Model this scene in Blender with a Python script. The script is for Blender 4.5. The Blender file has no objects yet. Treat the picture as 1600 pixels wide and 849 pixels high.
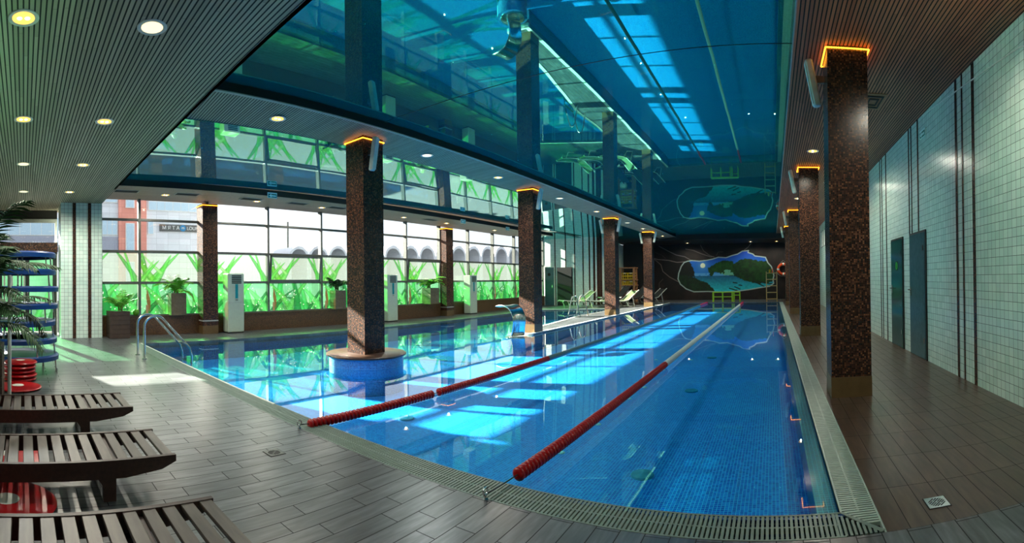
import bpy, bmesh, math, random
import numpy as np
from mathutils import Vector, Matrix, Euler
random.seed(7); rng = np.random.default_rng(7)
PI = math.pi
sc = bpy.context.scene
COL = sc.collection

# ------------------------------------------------------------------ camera
F_PX, X0, YH, ROLL = 745.07, 1207.1, 435.33, 0.0144
cam_d = bpy.data.cameras.new('panorama_camera')
cam = bpy.data.objects.new('panorama_camera', cam_d); COL.objects.link(cam)
cam_d.type = 'PANO'
cam_d.panorama_type = 'CENTRAL_CYLINDRICAL'
U0, U1 = (0 - X0) / F_PX, (1600 - X0) / F_PX
YAW = (U0 + U1) / 2
cam_d.central_cylindrical_range_u_min = U0 - YAW
cam_d.central_cylindrical_range_u_max = U1 - YAW
cam_d.central_cylindrical_range_v_min = (YH - 849) / F_PX
cam_d.central_cylindrical_range_v_max = YH / F_PX
cam_d.central_cylindrical_radius = 1.0
cam_d.clip_end = 500
EYE = 1.3
cam.matrix_world = (Matrix.Translation((0, 0, EYE)) @ Matrix.Rotation(ROLL, 4, 'Y')
                    @ Matrix.Rotation(-YAW, 4, 'Z') @ Matrix.Rotation(PI / 2, 4, 'X'))
sc.camera = cam

# ------------------------------------------------------------------ light and exposure
SUN_DIR = Vector((1.0, 0.27, -0.435)).normalized()
SUN_STRENGTH, SKY_STRENGTH, EXPOSURE, LAMP_W = 36.0, 0.25, 0.94, 8.5
sun_d = bpy.data.lights.new('sun', 'SUN'); sun_d.energy = SUN_STRENGTH; sun_d.angle = math.radians(0.6)
sun_d.color = (1.0, 0.93, 0.80)
sun = bpy.data.objects.new('sun', sun_d); COL.objects.link(sun)
sun.rotation_euler = SUN_DIR.to_track_quat('-Z', 'Y').to_euler(); sun.location = (-40, -12, 25)

world = bpy.data.worlds.new('sky'); sc.world = world; world.use_nodes = True
wn = world.node_tree; wn.nodes.clear()
wo = wn.nodes.new('ShaderNodeOutputWorld'); wb = wn.nodes.new('ShaderNodeBackground')
sky = wn.nodes.new('ShaderNodeTexSky'); sky.sky_type = 'NISHITA'; sky.sun_disc = False
sky.sun_elevation = math.radians(27); sky.sun_rotation = math.radians(255); sky.air_density = 1.0
sky.dust_density = 3.0; sky.ozone_density = 1.5
mixs = wn.nodes.new('ShaderNodeMix'); mixs.data_type = 'RGBA'; mixs.inputs[0].default_value = 0.85
mixs.inputs[7].default_value = (2.7, 2.9, 3.2, 1)
wn.links.new(sky.outputs[0], mixs.inputs[6]); wn.links.new(mixs.outputs[2], wb.inputs[0])
wb.inputs[1].default_value = SKY_STRENGTH; wn.links.new(wb.outputs[0], wo.inputs[0])

sc.view_settings.view_transform = 'Standard'; sc.view_settings.look = 'None'
sc.view_settings.exposure = EXPOSURE; sc.view_settings.gamma = 1.0
sc.view_settings.use_curve_mapping = False
cy = sc.cycles
cy.use_denoising = True
cy.max_bounces = 14; cy.diffuse_bounces = 6; cy.glossy_bounces = 6; cy.transmission_bounces = 8
cy.transparent_max_bounces = 24
cy.sample_clamp_indirect = 40.0
cy.caustics_reflective = True; cy.caustics_refractive = False
cy.blur_glossy = 0.0

# ------------------------------------------------------------------ materials
def srgb(r, g, b):
    f = lambda c: (c / 255 / 12.92) if c <= 10 else ((c / 255 + 0.055) / 1.055) ** 2.4
    return (f(r), f(g), f(b), 1.0)

def new_mat(name):
    m = bpy.data.materials.new(name); m.use_nodes = True
    return m, m.node_tree.nodes, m.node_tree.links, m.node_tree.nodes['Principled BSDF']

def plain(name, col, rough=0.5, metal=0.0, emis=0.0, ecol=None, noise=0.12, scale=14, ior=1.45, bump=0.0):
    m, N, L, b = new_mat(name)
    b.inputs['Roughness'].default_value = rough; b.inputs['Metallic'].default_value = metal
    b.inputs['IOR'].default_value = ior
    if noise > 0:
        tc = N.new('ShaderNodeTexCoord'); n = N.new('ShaderNodeTexNoise'); n.inputs['Scale'].default_value = scale
        n.inputs['Detail'].default_value = 4
        mx = N.new('ShaderNodeMix'); mx.data_type = 'RGBA'; mx.blend_type = 'MULTIPLY'; mx.inputs[0].default_value = 1
        rp = N.new('ShaderNodeMapRange'); rp.inputs[1].default_value = 0.3; rp.inputs[2].default_value = 0.7
        rp.inputs[3].default_value = 1 - noise; rp.inputs[4].default_value = 1 + noise
        cb = N.new('ShaderNodeCombineColor')
        L.new(tc.outputs['Object'], n.inputs['Vector']); L.new(n.outputs[0], rp.inputs[0])
        for i in range(3): L.new(rp.outputs[0], cb.inputs[i])
        mx.inputs[6].default_value = col; L.new(cb.outputs[0], mx.inputs[7]); L.new(mx.outputs[2], b.inputs['Base Color'])
        if bump:
            bp = N.new('ShaderNodeBump'); bp.inputs['Strength'].default_value = bump; bp.inputs['Distance'].default_value = 0.01
            L.new(n.outputs[0], bp.inputs['Height']); L.new(bp.outputs[0], b.inputs['Normal'])
    else:
        b.inputs['Base Color'].default_value = col
    if emis:
        b.inputs['Emission Color'].default_value = ecol or col; b.inputs['Emission Strength'].default_value = emis
    return m

def M_(N, L, op, a, b=None, c=None):
    n = N.new('ShaderNodeMath'); n.operation = op
    for i, v in enumerate((a, b, c)):
        if v is None: continue
        if isinstance(v, (int, float)): n.inputs[i].default_value = v
        else: L.new(v, n.inputs[i])
    return n.outputs[0]

def grid_mat(name, axes, su, sv, ramp, grout, gu, gv, rough=0.4, stagger=0.0, rand_stagger=False, ior=1.45,
             streak=0.0, bump=0.3, grough=0.8, off=(0, 0), coat=0.0):
    """tiles / planks / slats: cell su x sv metres; grout widths gu, gv; colour of each cell drawn from the ramp"""
    m, N, L, b = new_mat(name)
    geo = N.new('ShaderNodeNewGeometry'); sp = N.new('ShaderNodeSeparateXYZ'); L.new(geo.outputs['Position'], sp.inputs[0])
    X, Y, Z = sp.outputs
    if axes == 'wall': u, v = M_(N, L, 'ADD', X, Y), Z
    elif axes == 'xy': u, v = X, Y
    elif axes == 'yx': u, v = Y, X
    elif axes == 'yz': u, v = Y, Z
    U = M_(N, L, 'ADD', M_(N, L, 'DIVIDE', u, su), 500.0 + off[0]); V = M_(N, L, 'ADD', M_(N, L, 'DIVIDE', v, sv), 500.0 + off[1])
    row = M_(N, L, 'FLOOR', V)
    if rand_stagger:
        w = N.new('ShaderNodeTexWhiteNoise'); w.noise_dimensions = '1D'; L.new(row, w.inputs['W'])
        U = M_(N, L, 'ADD', U, w.outputs['Value'])
    elif stagger:
        U = M_(N, L, 'ADD', U, M_(N, L, 'MULTIPLY', M_(N, L, 'MODULO', row, 2.0), stagger))
    fu, fv = M_(N, L, 'FRACT', U), M_(N, L, 'FRACT', V)
    eu = M_(N, L, 'MULTIPLY', M_(N, L, 'MINIMUM', fu, M_(N, L, 'SUBTRACT', 1.0, fu)), su)
    ev = M_(N, L, 'MULTIPLY', M_(N, L, 'MINIMUM', fv, M_(N, L, 'SUBTRACT', 1.0, fv)), sv)
    mu = M_(N, L, 'LESS_THAN', eu, gu / 2); mv = M_(N, L, 'LESS_THAN', ev, gv / 2)
    mask = M_(N, L, 'MAXIMUM', mu, mv)
    cb = N.new('ShaderNodeCombineXYZ'); L.new(M_(N, L, 'FLOOR', U), cb.inputs[0]); L.new(row, cb.inputs[1])
    wn_ = N.new('ShaderNodeTexWhiteNoise'); wn_.noise_dimensions = '2D'; L.new(cb.outputs[0], wn_.inputs['Vector'])
    val = wn_.outputs['Value']
    if streak:
        nz = N.new('ShaderNodeTexNoise'); nz.inputs['Scale'].default_value = 5; nz.inputs['Detail'].default_value = 6
        mp = N.new('ShaderNodeMapping'); mp.inputs['Scale'].default_value = (6, .8, 1) if axes == 'yx' else (.8, 6, 1)
        L.new(geo.outputs['Position'], mp.inputs[0]); L.new(mp.outputs[0], nz.inputs['Vector'])
        mpr = N.new('ShaderNodeMapRange'); mpr.inputs[1].default_value = .3; mpr.inputs[2].default_value = .7
        L.new(nz.outputs[0], mpr.inputs[0])
        val = M_(N, L, 'ADD', M_(N, L, 'MULTIPLY', val, 1 - streak), M_(N, L, 'MULTIPLY', mpr.outputs[0], streak))
    cr = N.new('ShaderNodeValToRGB'); el = cr.color_ramp.elements
    while len(el) < len(ramp): el.new(0.5)
    for e, (p, c) in zip(el, ramp): e.position = p; e.color = c
    L.new(val, cr.inputs[0])
    mx = N.new('ShaderNodeMix'); mx.data_type = 'RGBA'; L.new(mask, mx.inputs[0]); L.new(cr.outputs[0], mx.inputs[6])
    mx.inputs[7].default_value = grout; L.new(mx.outputs[2], b.inputs['Base Color'])
    r = M_(N, L, 'ADD', M_(N, L, 'MULTIPLY', mask, grough - rough), rough); L.new(r, b.inputs['Roughness'])
    b.inputs['IOR'].default_value = ior
    b.inputs['Coat Weight'].default_value = coat; b.inputs['Coat Roughness'].default_value = 0.08
    if bump:
        bp = N.new('ShaderNodeBump'); bp.inputs['Strength'].default_value = bump; bp.inputs['Distance'].default_value = 0.003
        L.new(M_(N, L, 'SUBTRACT', 1.0, mask), bp.inputs['Height']); L.new(bp.outputs[0], b.inputs['Normal'])
    return m

def glossy_mix(name, under, tint, fac_min, fac_max, rough=0.0, bump=0.0, bscale=1.0, power=3.0):
    """under: ('diffuse'|'transparent', colour); mirror layer mixed by facing angle"""
    m, N, L, b = new_mat(name); N.remove(b); out = N['Material Output']
    un = N.new('ShaderNodeBsdfDiffuse' if under[0] == 'diffuse' else 'ShaderNodeBsdfTransparent'); un.inputs[0].default_value = under[1]
    gl = N.new('ShaderNodeBsdfGlossy'); gl.inputs[0].default_value = tint; gl.inputs['Roughness'].default_value = rough
    fr = N.new('ShaderNodeLayerWeight'); fr.inputs[0].default_value = 0.5
    p = M_(N, L, 'POWER', fr.outputs['Facing'], power)
    f = M_(N, L, 'ADD', M_(N, L, 'MULTIPLY', p, fac_max - fac_min), fac_min)
    mx = N.new('ShaderNodeMixShader'); L.new(f, mx.inputs[0]); L.new(un.outputs[0], mx.inputs[1]); L.new(gl.outputs[0], mx.inputs[2])
    if bump:
        n = N.new('ShaderNodeTexNoise'); n.inputs['Scale'].default_value = bscale; n.inputs['Detail'].default_value = 2
        g = N.new('ShaderNodeNewGeometry'); L.new(g.outputs['Position'], n.inputs['Vector'])
        bp = N.new('ShaderNodeBump'); bp.inputs['Strength'].default_value = bump; bp.inputs['Distance'].default_value = 0.02
        L.new(n.outputs[0], bp.inputs['Height']); L.new(bp.outputs[0], gl.inputs['Normal'])
    L.new(mx.outputs[0], out.inputs[0])
    return m

def print_mat(name, rough=0.5, film=False):
    """surface whose print is stored in the mesh's colour attribute"""
    m, N, L, b = new_mat(name)
    a = N.new('ShaderNodeVertexColor'); a.layer_name = 'print'
    if not film:
        L.new(a.outputs[0], b.inputs['Base Color']); b.inputs['Roughness'].default_value = rough; return m
    N.remove(b); out = N['Material Output']
    tr = N.new('ShaderNodeBsdfTransparent'); tl = N.new('ShaderNodeBsdfTranslucent'); gl = N.new('ShaderNodeBsdfGlossy')
    gl.inputs['Roughness'].default_value = 0.02
    m1 = N.new('ShaderNodeMixShader'); m1.inputs[0].default_value = 0.10
    m2 = N.new('ShaderNodeMixShader'); m2.inputs[0].default_value = 0.06
    L.new(a.outputs[0], tr.inputs[0]); L.new(a.outputs[0], tl.inputs[0])
    L.new(tr.outputs[0], m1.inputs[1]); L.new(tl.outputs[0], m1.inputs[2])
    L.new(m1.outputs[0], m2.inputs[1]); L.new(gl.outputs[0], m2.inputs[2]); L.new(m2.outputs[0], out.inputs[0])
    return m

M = {}
brown = [(0.0, srgb(30, 18, 14)), (0.5, srgb(60, 36, 26)), (0.8, srgb(92, 56, 38)), (1.0, srgb(128, 82, 54))]
M['column'] = grid_mat('brown_mosaic', 'wall', .02, .02, brown, srgb(30, 24, 20), .003, .003, rough=.22, bump=.25)
M['plinth'] = plain('tan_plinth_stone', srgb(96, 76, 48), .35)
M['sill'] = grid_mat('brown_sill_mosaic', 'wall', .02, .02, [(0, srgb(66, 44, 26)), (1, srgb(112, 80, 48))], srgb(58, 40, 26), .003, .003, rough=.3)
M['floor_l'] = grid_mat('dark_plank_tile', 'yx', .5, .1325, [(0, srgb(54, 56, 57)), (.5, srgb(80, 84, 86)), (1, srgb(112, 116, 118))],
                        srgb(16, 15, 15), .006, .006, rough=.32, stagger=.33, streak=.65, ior=1.6, bump=.5)
M['floor_r'] = grid_mat('brown_plank_tile', 'yx', .495, .1275, [(0, srgb(58, 44, 35)), (.5, srgb(80, 62, 50)), (1, srgb(98, 80, 64))],
                        srgb(24, 17, 13), .005, .005, rough=.3, streak=.7, ior=1.55, bump=.5, off=(.24, .62))
M['tile'] = grid_mat('white_wall_tile', 'wall', .0935, .0935, [(0, srgb(196, 220, 208)), (1, srgb(216, 234, 222))], srgb(86, 92, 88), .005, .005,
                     rough=.22, bump=.3, ior=1.5)
M['stripe'] = grid_mat('dark_stripe_mosaic', 'wall', .02, .02, brown[:3], srgb(24, 18, 16), .003, .003, rough=.25)
wood = [(0, srgb(152, 86, 58)), (1, srgb(186, 114, 80))]
M['slat_x'] = grid_mat('wood_slat_ceiling', 'xy', 1.3, .042, [(0, srgb(150, 138, 116)), (1, srgb(176, 164, 140))], srgb(22, 18, 14), .002, .013, rough=.42, rand_stagger=True, bump=.8)
M['slat_y'] = grid_mat('brown_slat_ceiling', 'yx', 1.3, .042, wood, srgb(20, 14, 11), .002, .014, rough=.42, rand_stagger=True, bump=.8)
M['slat_s'] = grid_mat('soffit_slats', 'yx', 1.3, .042, [(0, srgb(158, 132, 108)), (1, srgb(184, 158, 132))], srgb(50, 38, 30), .002, .008, rough=.42, rand_stagger=True, bump=.5)
blues = [(0, srgb(0, 72, 192)), (.5, srgb(0, 94, 212)), (1, srgb(12, 128, 228))]
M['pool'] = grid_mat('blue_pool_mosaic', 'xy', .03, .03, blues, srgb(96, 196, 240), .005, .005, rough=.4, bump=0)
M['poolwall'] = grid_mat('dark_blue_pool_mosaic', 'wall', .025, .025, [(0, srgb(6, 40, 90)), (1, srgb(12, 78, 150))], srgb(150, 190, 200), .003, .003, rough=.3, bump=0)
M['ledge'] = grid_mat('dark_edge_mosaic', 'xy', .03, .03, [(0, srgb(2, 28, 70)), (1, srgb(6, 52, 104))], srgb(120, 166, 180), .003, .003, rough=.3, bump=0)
M['ped'] = grid_mat('blue_pedestal_mosaic', 'wall', .025, .025, [(0, srgb(6, 62, 128)), (1, srgb(30, 110, 176))], srgb(150, 190, 210), .003, .003, rough=.25, bump=0)
M['pedtop'] = plain('stone_pedestal_top', srgb(66, 46, 34), .3)
M['water'] = glossy_mix('pool_water', ('transparent', (.48, .91, .95, 1)), (1, 1, 1, 1), .04, .78, 0.0, bump=.05, bscale=.9, power=4.0)
M['film_ceiling'] = glossy_mix('teal_stretch_film', ('diffuse', srgb(0, 96, 100)), (.24, .95, .74, 1), .36, .46, 0.012, bump=.15, bscale=.45)
M['film_small'] = glossy_mix('teal_stretch_film_pale', ('diffuse', srgb(0, 132, 146)), (.56, .95, .90, 1), .42, 1.0, 0.01, bump=.12, bscale=.5)
M['black'] = plain('black_fascia', srgb(16, 16, 18), .35)
M['trim'] = plain('pale_metal_trim', srgb(170, 168, 160), .4, .3)
M['mullion'] = plain('grey_mullion_metal', srgb(96, 98, 94), .4, .4)
M['glass'] = glossy_mix('clear_glass', ('transparent', (.93, .95, .95, 1)), (1, 1, 1, 1), .04, .5)
M['film'] = print_mat('printed_grass_film', film=True)
M['mural'] = print_mat('painted_mural', .7)
M['grate'] = plain('grey_plastic_grate', srgb(112, 130, 120), .45)
M['grate_pale'] = plain('pale_plastic_grate', srgb(158, 176, 164), .4)
M['coping'] = plain('white_coping', srgb(224, 226, 218), .35)
M['dark'] = plain('dark_void', srgb(14, 16, 16), .6)
M['darkwall'] = plain('dark_brown_plaster', srgb(24, 19, 18), .7)
M['greywall'] = plain('grey_plaster', srgb(150, 148, 140), .7)
M['steel'] = plain('polished_steel', srgb(205, 208, 208), .16, 1.0, noise=.05)
M['bench'] = grid_mat('weathered_bench_slat', 'xy', 3.0, .0001, [(0, srgb(58, 50, 44)), (1, srgb(92, 82, 74))], srgb(70, 60, 52), .0, .0, rough=.38, streak=.9, bump=0)
M['bench_dark'] = plain('dark_bench_rail', srgb(52, 32, 26), .45, noise=.3, scale=40)
M['red'] = plain('red_plastic', srgb(170, 16, 24), .32, noise=.06)
M['redfloat'] = plain('red_lane_float', srgb(150, 14, 16), .3, noise=.08)
M['whitefloat'] = plain('pale_lane_float', srgb(196, 214, 208), .35, noise=.06)
M['greyfloat'] = plain('grey_teal_lane_float', srgb(70, 112, 116), .35, noise=.06)
M['pinkfloat'] = plain('pink_lane_float', srgb(214, 50, 90), .35, noise=.06)
M['blue'] = plain('blue_vinyl_pad', srgb(4, 52, 112), .4)
M['mesh_bed'] = plain('grey_trampoline_bed', srgb(70, 82, 84), .6)
M['white'] = plain('white_plastic', srgb(222, 226, 216), .35)
M['ac'] = plain('ivory_appliance_shell', srgb(176, 190, 172), .3, noise=.04)
M['teal'] = plain('teal_display', srgb(20, 140, 150), .2)
M['door_d'] = plain('dark_teal_door_glass', srgb(38, 84, 80), .12)
M['door_b'] = plain('blue_grey_door', srgb(62, 98, 104), .2)
M['doorframe'] = plain('dark_door_frame', srgb(22, 26, 24), .6)
M['badge'] = plain('green_badge', srgb(30, 180, 60), .4, noise=0)
M['exit_g'] = plain('exit_sign_green', srgb(0, 110, 84), .4, noise=0)
M['exit_w'] = plain('exit_sign_white', srgb(220, 240, 232), .4, noise=0)
M['led'] = plain('amber_rope_light', srgb(255, 170, 30), .4, emis=3.0, ecol=(1, .36, .02, 1), noise=0)
M['lamp_y'] = plain('warm_lamp_glass', srgb(255, 220, 140), .3, emis=1.1, ecol=(1, .46, .05, 1), noise=0)
M['bulb'] = plain('lit_bulb', srgb(255, 250, 220), .3, emis=6, ecol=(1, .9, .6, 1), noise=0)
M['lamp_w'] = plain('white_lamp_glass', srgb(255, 245, 220), .3, emis=.8, ecol=(1, .78, .42, 1), noise=0)
M['leaf'] = plain('palm_leaf_green', srgb(24, 66, 22), .6, noise=.35, scale=6)
M['leaf_y'] = plain('fresh_leaf_green', srgb(84, 150, 34), .45, noise=.3, scale=6)
for k in ('leaf', 'leaf_y'):
    N = M[k].node_tree.nodes; N['Principled BSDF'].inputs['Subsurface Weight'].default_value = 0
M['planter'] = plain('slatted_planter_wood', srgb(104, 92, 72), .5, noise=.25)
M['planter_d'] = plain('dark_planter_wood', srgb(62, 48, 40), .5, noise=.25)
M['soil'] = plain('soil', srgb(44, 32, 24), .9)
M['bark'] = plain('palm_stem', srgb(92, 80, 44), .7, noise=.3)
M['lime'] = plain('lime_green_paint', srgb(150, 205, 30), .4)
M['tan'] = plain('varnished_wood', srgb(196, 160, 100), .45)
M['orange'] = plain('orange_plastic', srgb(232, 80, 24), .4)
M['yellow'] = plain('yellow_plastic', srgb(226, 184, 24), .4)
M['oak'] = plain('oak_shelf_wood', srgb(150, 104, 70), .5, noise=.25)
M['lounge_g'] = plain('green_lounger_mesh', srgb(62, 80, 44), .6)
M['lounge_d'] = plain('charcoal_lounger_mesh', srgb(44, 48, 46), .6)
M['lounge_w'] = plain('pale_lounger_frame', srgb(196, 196, 184), .4)
M['speaker'] = plain('grey_speaker_shell', srgb(214, 220, 204), .4)
M['ropewire'] = plain('dark_cable', srgb(60, 66, 66), .4, .5)
M['asphalt'] = plain('pale_outdoor_paving', srgb(70, 70, 70), .9)
M['b_grey'] = grid_mat('grey_facade_panels', 'yz', 1.2, .6, [(0, srgb(220, 222, 224)), (1, srgb(236, 238, 240))], srgb(196, 198, 200), .03, .03, rough=.6, bump=0)
M['b_red'] = grid_mat('red_facade_panels', 'yz', 1.2, .6, [(0, srgb(232, 150, 130)), (1, srgb(244, 168, 148))], srgb(214, 134, 118), .03, .03, rough=.6, bump=0)
M['b_glass'] = plain('pale_blue_window', srgb(196, 220, 232), .15)
M['b_white'] = plain('white_window_frame', srgb(236, 236, 232), .5)
M['b_sign'] = plain('grey_sign_board', srgb(96, 96, 92), .6, noise=0)
M['b_blue'] = plain('blue_sign_disc', srgb(40, 130, 180), .5, noise=0)
M['b_dark'] = plain('dark_facade_band', srgb(170, 172, 184), .6)
M['tent'] = plain('pale_arched_cover', srgb(236, 236, 238), .7)
M['tent_in'] = plain('grey_arch_opening', srgb(190, 192, 196), .8)
M['lens'] = plain('blue_lamp_lens', srgb(60, 190, 236), .2)
M['aqua'] = plain('aqua_lamp_ring', srgb(20, 130, 160), .3)

# ------------------------------------------------------------------ mesh helpers
class MB:
    def __init__(s): s.v = []; s.f = []
    def add(s, vs, fs):
        o = len(s.v); s.v += [tuple(p) for p in vs]; s.f += [tuple(i + o for i in f) for f in fs]; return s
    def box(s, x0, x1, y0, y1, z0, z1):
        vs = [(x, y, z) for z in (z0, z1) for y in (y0, y1) for x in (x0, x1)]
        return s.add(vs, [(0, 2, 3, 1), (4, 5, 7, 6), (0, 1, 5, 4), (2, 6, 7, 3), (0, 4, 6, 2), (1, 3, 7, 5)])
    def bbox(s, x0, x1, y0, y1, z0, z1, b=.01):
        """box with chamfered edges (vertical and top)"""
        P = lambda i, z: [(x0 + i + b, y0 + i, z), (x1 - i - b, y0 + i, z), (x1 - i, y0 + i + b, z), (x1 - i, y1 - i - b, z),
                          (x1 - i - b, y1 - i, z), (x0 + i + b, y1 - i, z), (x0 + i, y1 - i - b, z), (x0 + i, y0 + i + b, z)]
        rings = [P(b * .7, z0), P(0, z0 + b), P(0, z1 - b), P(b * .7, z1)]
        vs = sum(rings, []); fs = [tuple(reversed(range(8))), tuple(range(24, 32))]
        for k in range(3):
            for i in range(8): fs.append((k * 8 + i, k * 8 + (i + 1) % 8, k * 8 + 8 + (i + 1) % 8, k * 8 + 8 + i))
        return s.add(vs, fs)
    def tube(s, pts, r, n=10, caps=True, closed=False):
        pts = [Vector(p) for p in pts]; m = len(pts); rs = r if isinstance(r, (list, tuple)) else [r] * m
        vs = []; fs = []; prev = None
        for i, p in enumerate(pts):
            if closed: t = pts[(i + 1) % m] - pts[i - 1]
            else: t = pts[min(i + 1, m - 1)] - pts[max(i - 1, 0)]
            t.normalize()
            a = prev if prev is not None else (Vector((0, 0, 1)) if abs(t.z) < .9 else Vector((1, 0, 0)))
            u = a - t * a.dot(t)
            if u.length < 1e-6: u = t.orthogonal()
            u.normalize(); w = t.cross(u); prev = u
            for k in range(n):
                q = 2 * PI * k / n; vs.append(p + (u * math.cos(q) + w * math.sin(q)) * rs[i])
        for i in range(m if closed else m - 1):
            for k in range(n):
                a0 = i * n; b0 = ((i + 1) % m) * n
                fs.append((a0 + k, a0 + (k + 1) % n, b0 + (k + 1) % n, b0 + k))
        if caps and not closed: fs.append(tuple(reversed(range(n)))); fs.append(tuple(range((m - 1) * n, m * n)))
        return s.add(vs, fs)
    def lathe(s, prof, c=(0, 0, 0), n=32, axis='z'):
        vs = []; fs = []
        for (r, z) in prof:
            for k in range(n):
                a = 2 * PI * k / n; p = (r * math.cos(a), r * math.sin(a), z)
                if axis == 'y': p = (p[0], p[2], p[1])
                if axis == 'x': p = (p[2], p[0], p[1])
                vs.append((p[0] + c[0], p[1] + c[1], p[2] + c[2]))
        for i in range(len(prof) - 1):
            for k in range(n): fs.append((i * n + k, i * n + (k + 1) % n, (i + 1) * n + (k + 1) % n, (i + 1) * n + k))
        if prof[0][0] > 1e-6: fs.append(tuple(reversed(range(n))))
        if prof[-1][0] > 1e-6: fs.append(tuple(range((len(prof) - 1) * n, len(prof) * n)))
        return s.add(vs, fs)
    def prism(s, poly, z0, z1):
        n = len(poly)
        return s.add([(x, y, z0) for x, y in poly] + [(x, y, z1) for x, y in poly],
                     [tuple(reversed(range(n))), tuple(range(n, 2 * n))] + [(i, (i + 1) % n, n + (i + 1) % n, n + i) for i in range(n)])
    def extr(s, poly, axis, a0, a1):
        """polygon in the two other axes, extruded along axis"""
        n = len(poly)
        def P(p, a): return (a, p[0], p[1]) if axis == 'x' else (p[0], a, p[1])
        return s.add([P(p, a0) for p in poly] + [P(p, a1) for p in poly],
                     [tuple(reversed(range(n))), tuple(range(n, 2 * n))] + [(i, (i + 1) % n, n + (i + 1) % n, n + i) for i in range(n)])
    def xf(s, mat): s.v = [tuple(mat @ Vector(p)) for p in s.v]; return s
    def mesh(s, name):
        me = bpy.data.meshes.new(name); me.from_pydata(s.v, [], s.f)
        bm = bmesh.new(); bm.from_mesh(me); bmesh.ops.recalc_face_normals(bm, faces=bm.faces); bm.to_mesh(me); bm.free()
        return me
    def build(s, name, mat, parent=None, smooth=False):
        me = s.mesh(name); me.materials.append(M[mat] if isinstance(mat, str) else mat)
        if smooth:
            for p in me.polygons: p.use_smooth = True
            me.set_sharp_from_angle(angle=math.radians(35))
        o = bpy.data.objects.new(name, me); COL.objects.link(o)
        if parent is not None: o.parent = parent
        return o

def tag(o, label=None, cat=None, group=None, kind=None):
    if label: o['label'] = label
    if cat: o['category'] = cat
    if group: o['group'] = group
    if kind: o['kind'] = kind
    return o
def thing(name, label, cat, loc=(0, 0, 0), rz=0, group=None):
    o = bpy.data.objects.new(name, None); COL.objects.link(o); o.empty_display_size = .1
    o.location = loc; o.rotation_euler = (0, 0, rz); return tag(o, label, cat, group)
def dup(root, loc, rz=None, label=None, group=None):
    r = root.copy(); COL.objects.link(r); r.location = loc
    if rz is not None: r.rotation_euler = (0, 0, rz)
    if label: r['label'] = label
    if group: r['group'] = group
    for ch in list(root.children):
        c = ch.copy(); COL.objects.link(c); c.parent = r
        for g in list(ch.children):
            d = g.copy(); COL.objects.link(d); d.parent = c
    return r
def struct(o, label=None): o['kind'] = 'structure'; 
def S(mb, name, mat):
    o = mb.build(name, mat); o['kind'] = 'structure'; return o

# ------------------------------------------------------------------ the setting
XR, XW, YB = 2.324, -12.1, -3.2                  # right wall, window wall, back wall
GX0, GX1, GY0, GY1 = .353, .559, 2.357, 2.61     # grate bands beside and before the pool
PXL, PYF = -10.33, 26.3                          # pool left and far edges
ZR, ZB, ZS, ZL = 3.808, 3.85, 3.73, 3.33         # ceilings: right wood, blue film, strip, left wood
mb = MB()
for poly in ([(-13.1, YB), (XR, YB), (XR, GY0), (-13.1, GY0)],
             [(XW, GY0), (PXL, GY0), (PXL, 19.4), (XW, 19.4)],
             [(XW, 19.4), (PXL, 19.4), (-7.05, 20.8), (-7.05, 30), (XW, 30)],
             [(-7.05, 20.8), (-7.05, 19), (-7.1, 16.4), (-6.62, 13), (-6.36, 10.45), (-5.75, 10.45), (-5.75, 30), (-7.05, 30)],
             [(-5.75, PYF), (GX1, PYF), (GX1, 30), (-5.75, 30)]):
    mb.prism(poly, -.12, 0)
S(mb, 'floor', 'floor_l')
S(MB().box(GX1, XR, GY0, 30, -.12, 0), 'floor', 'floor_r')
# channel below the grates and the pool basin
mb = MB().box(PXL, GX1, GY0, GY1 - .02, -.16, -.12).box(GX0 + .02, GX1, GY1, PYF, -.16, -.12)
S(mb, 'trim_1', 'dark')
D = -.45
mb = MB()
for x0, x1, y0, y1 in ((PXL, -5.9, GY1 - .02, 21), (-5.9, GX0 + .02, GY1 - .02, PYF)):
    mb.add([(x0, y0, D), (x1, y0, D), (x1, y1, D), (x0, y1, D)], [(0, 1, 2, 3)])
S(mb, 'pool_floor', 'pool')
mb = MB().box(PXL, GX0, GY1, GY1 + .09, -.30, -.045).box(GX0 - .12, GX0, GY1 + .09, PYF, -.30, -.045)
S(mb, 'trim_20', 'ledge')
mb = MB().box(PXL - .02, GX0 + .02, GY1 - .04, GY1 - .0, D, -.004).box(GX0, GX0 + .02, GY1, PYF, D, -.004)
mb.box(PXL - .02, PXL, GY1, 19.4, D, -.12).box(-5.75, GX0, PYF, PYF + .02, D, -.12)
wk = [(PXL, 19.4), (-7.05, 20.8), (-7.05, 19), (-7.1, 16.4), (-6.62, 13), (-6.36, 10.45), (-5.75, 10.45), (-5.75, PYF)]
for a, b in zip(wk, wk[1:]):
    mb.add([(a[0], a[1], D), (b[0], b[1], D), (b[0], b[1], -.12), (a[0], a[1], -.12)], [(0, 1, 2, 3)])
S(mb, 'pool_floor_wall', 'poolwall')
w = MB().add([(PXL, GY1 - .01, -.03), (GX0, GY1 - .01, -.03), (GX0, PYF, -.03), (PXL, PYF, -.03)], [(0, 1, 2, 3)]).build('pool_water', 'water')
tag(w, 'calm clear blue water filling the swimming pool', 'water', kind='stuff')
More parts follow.
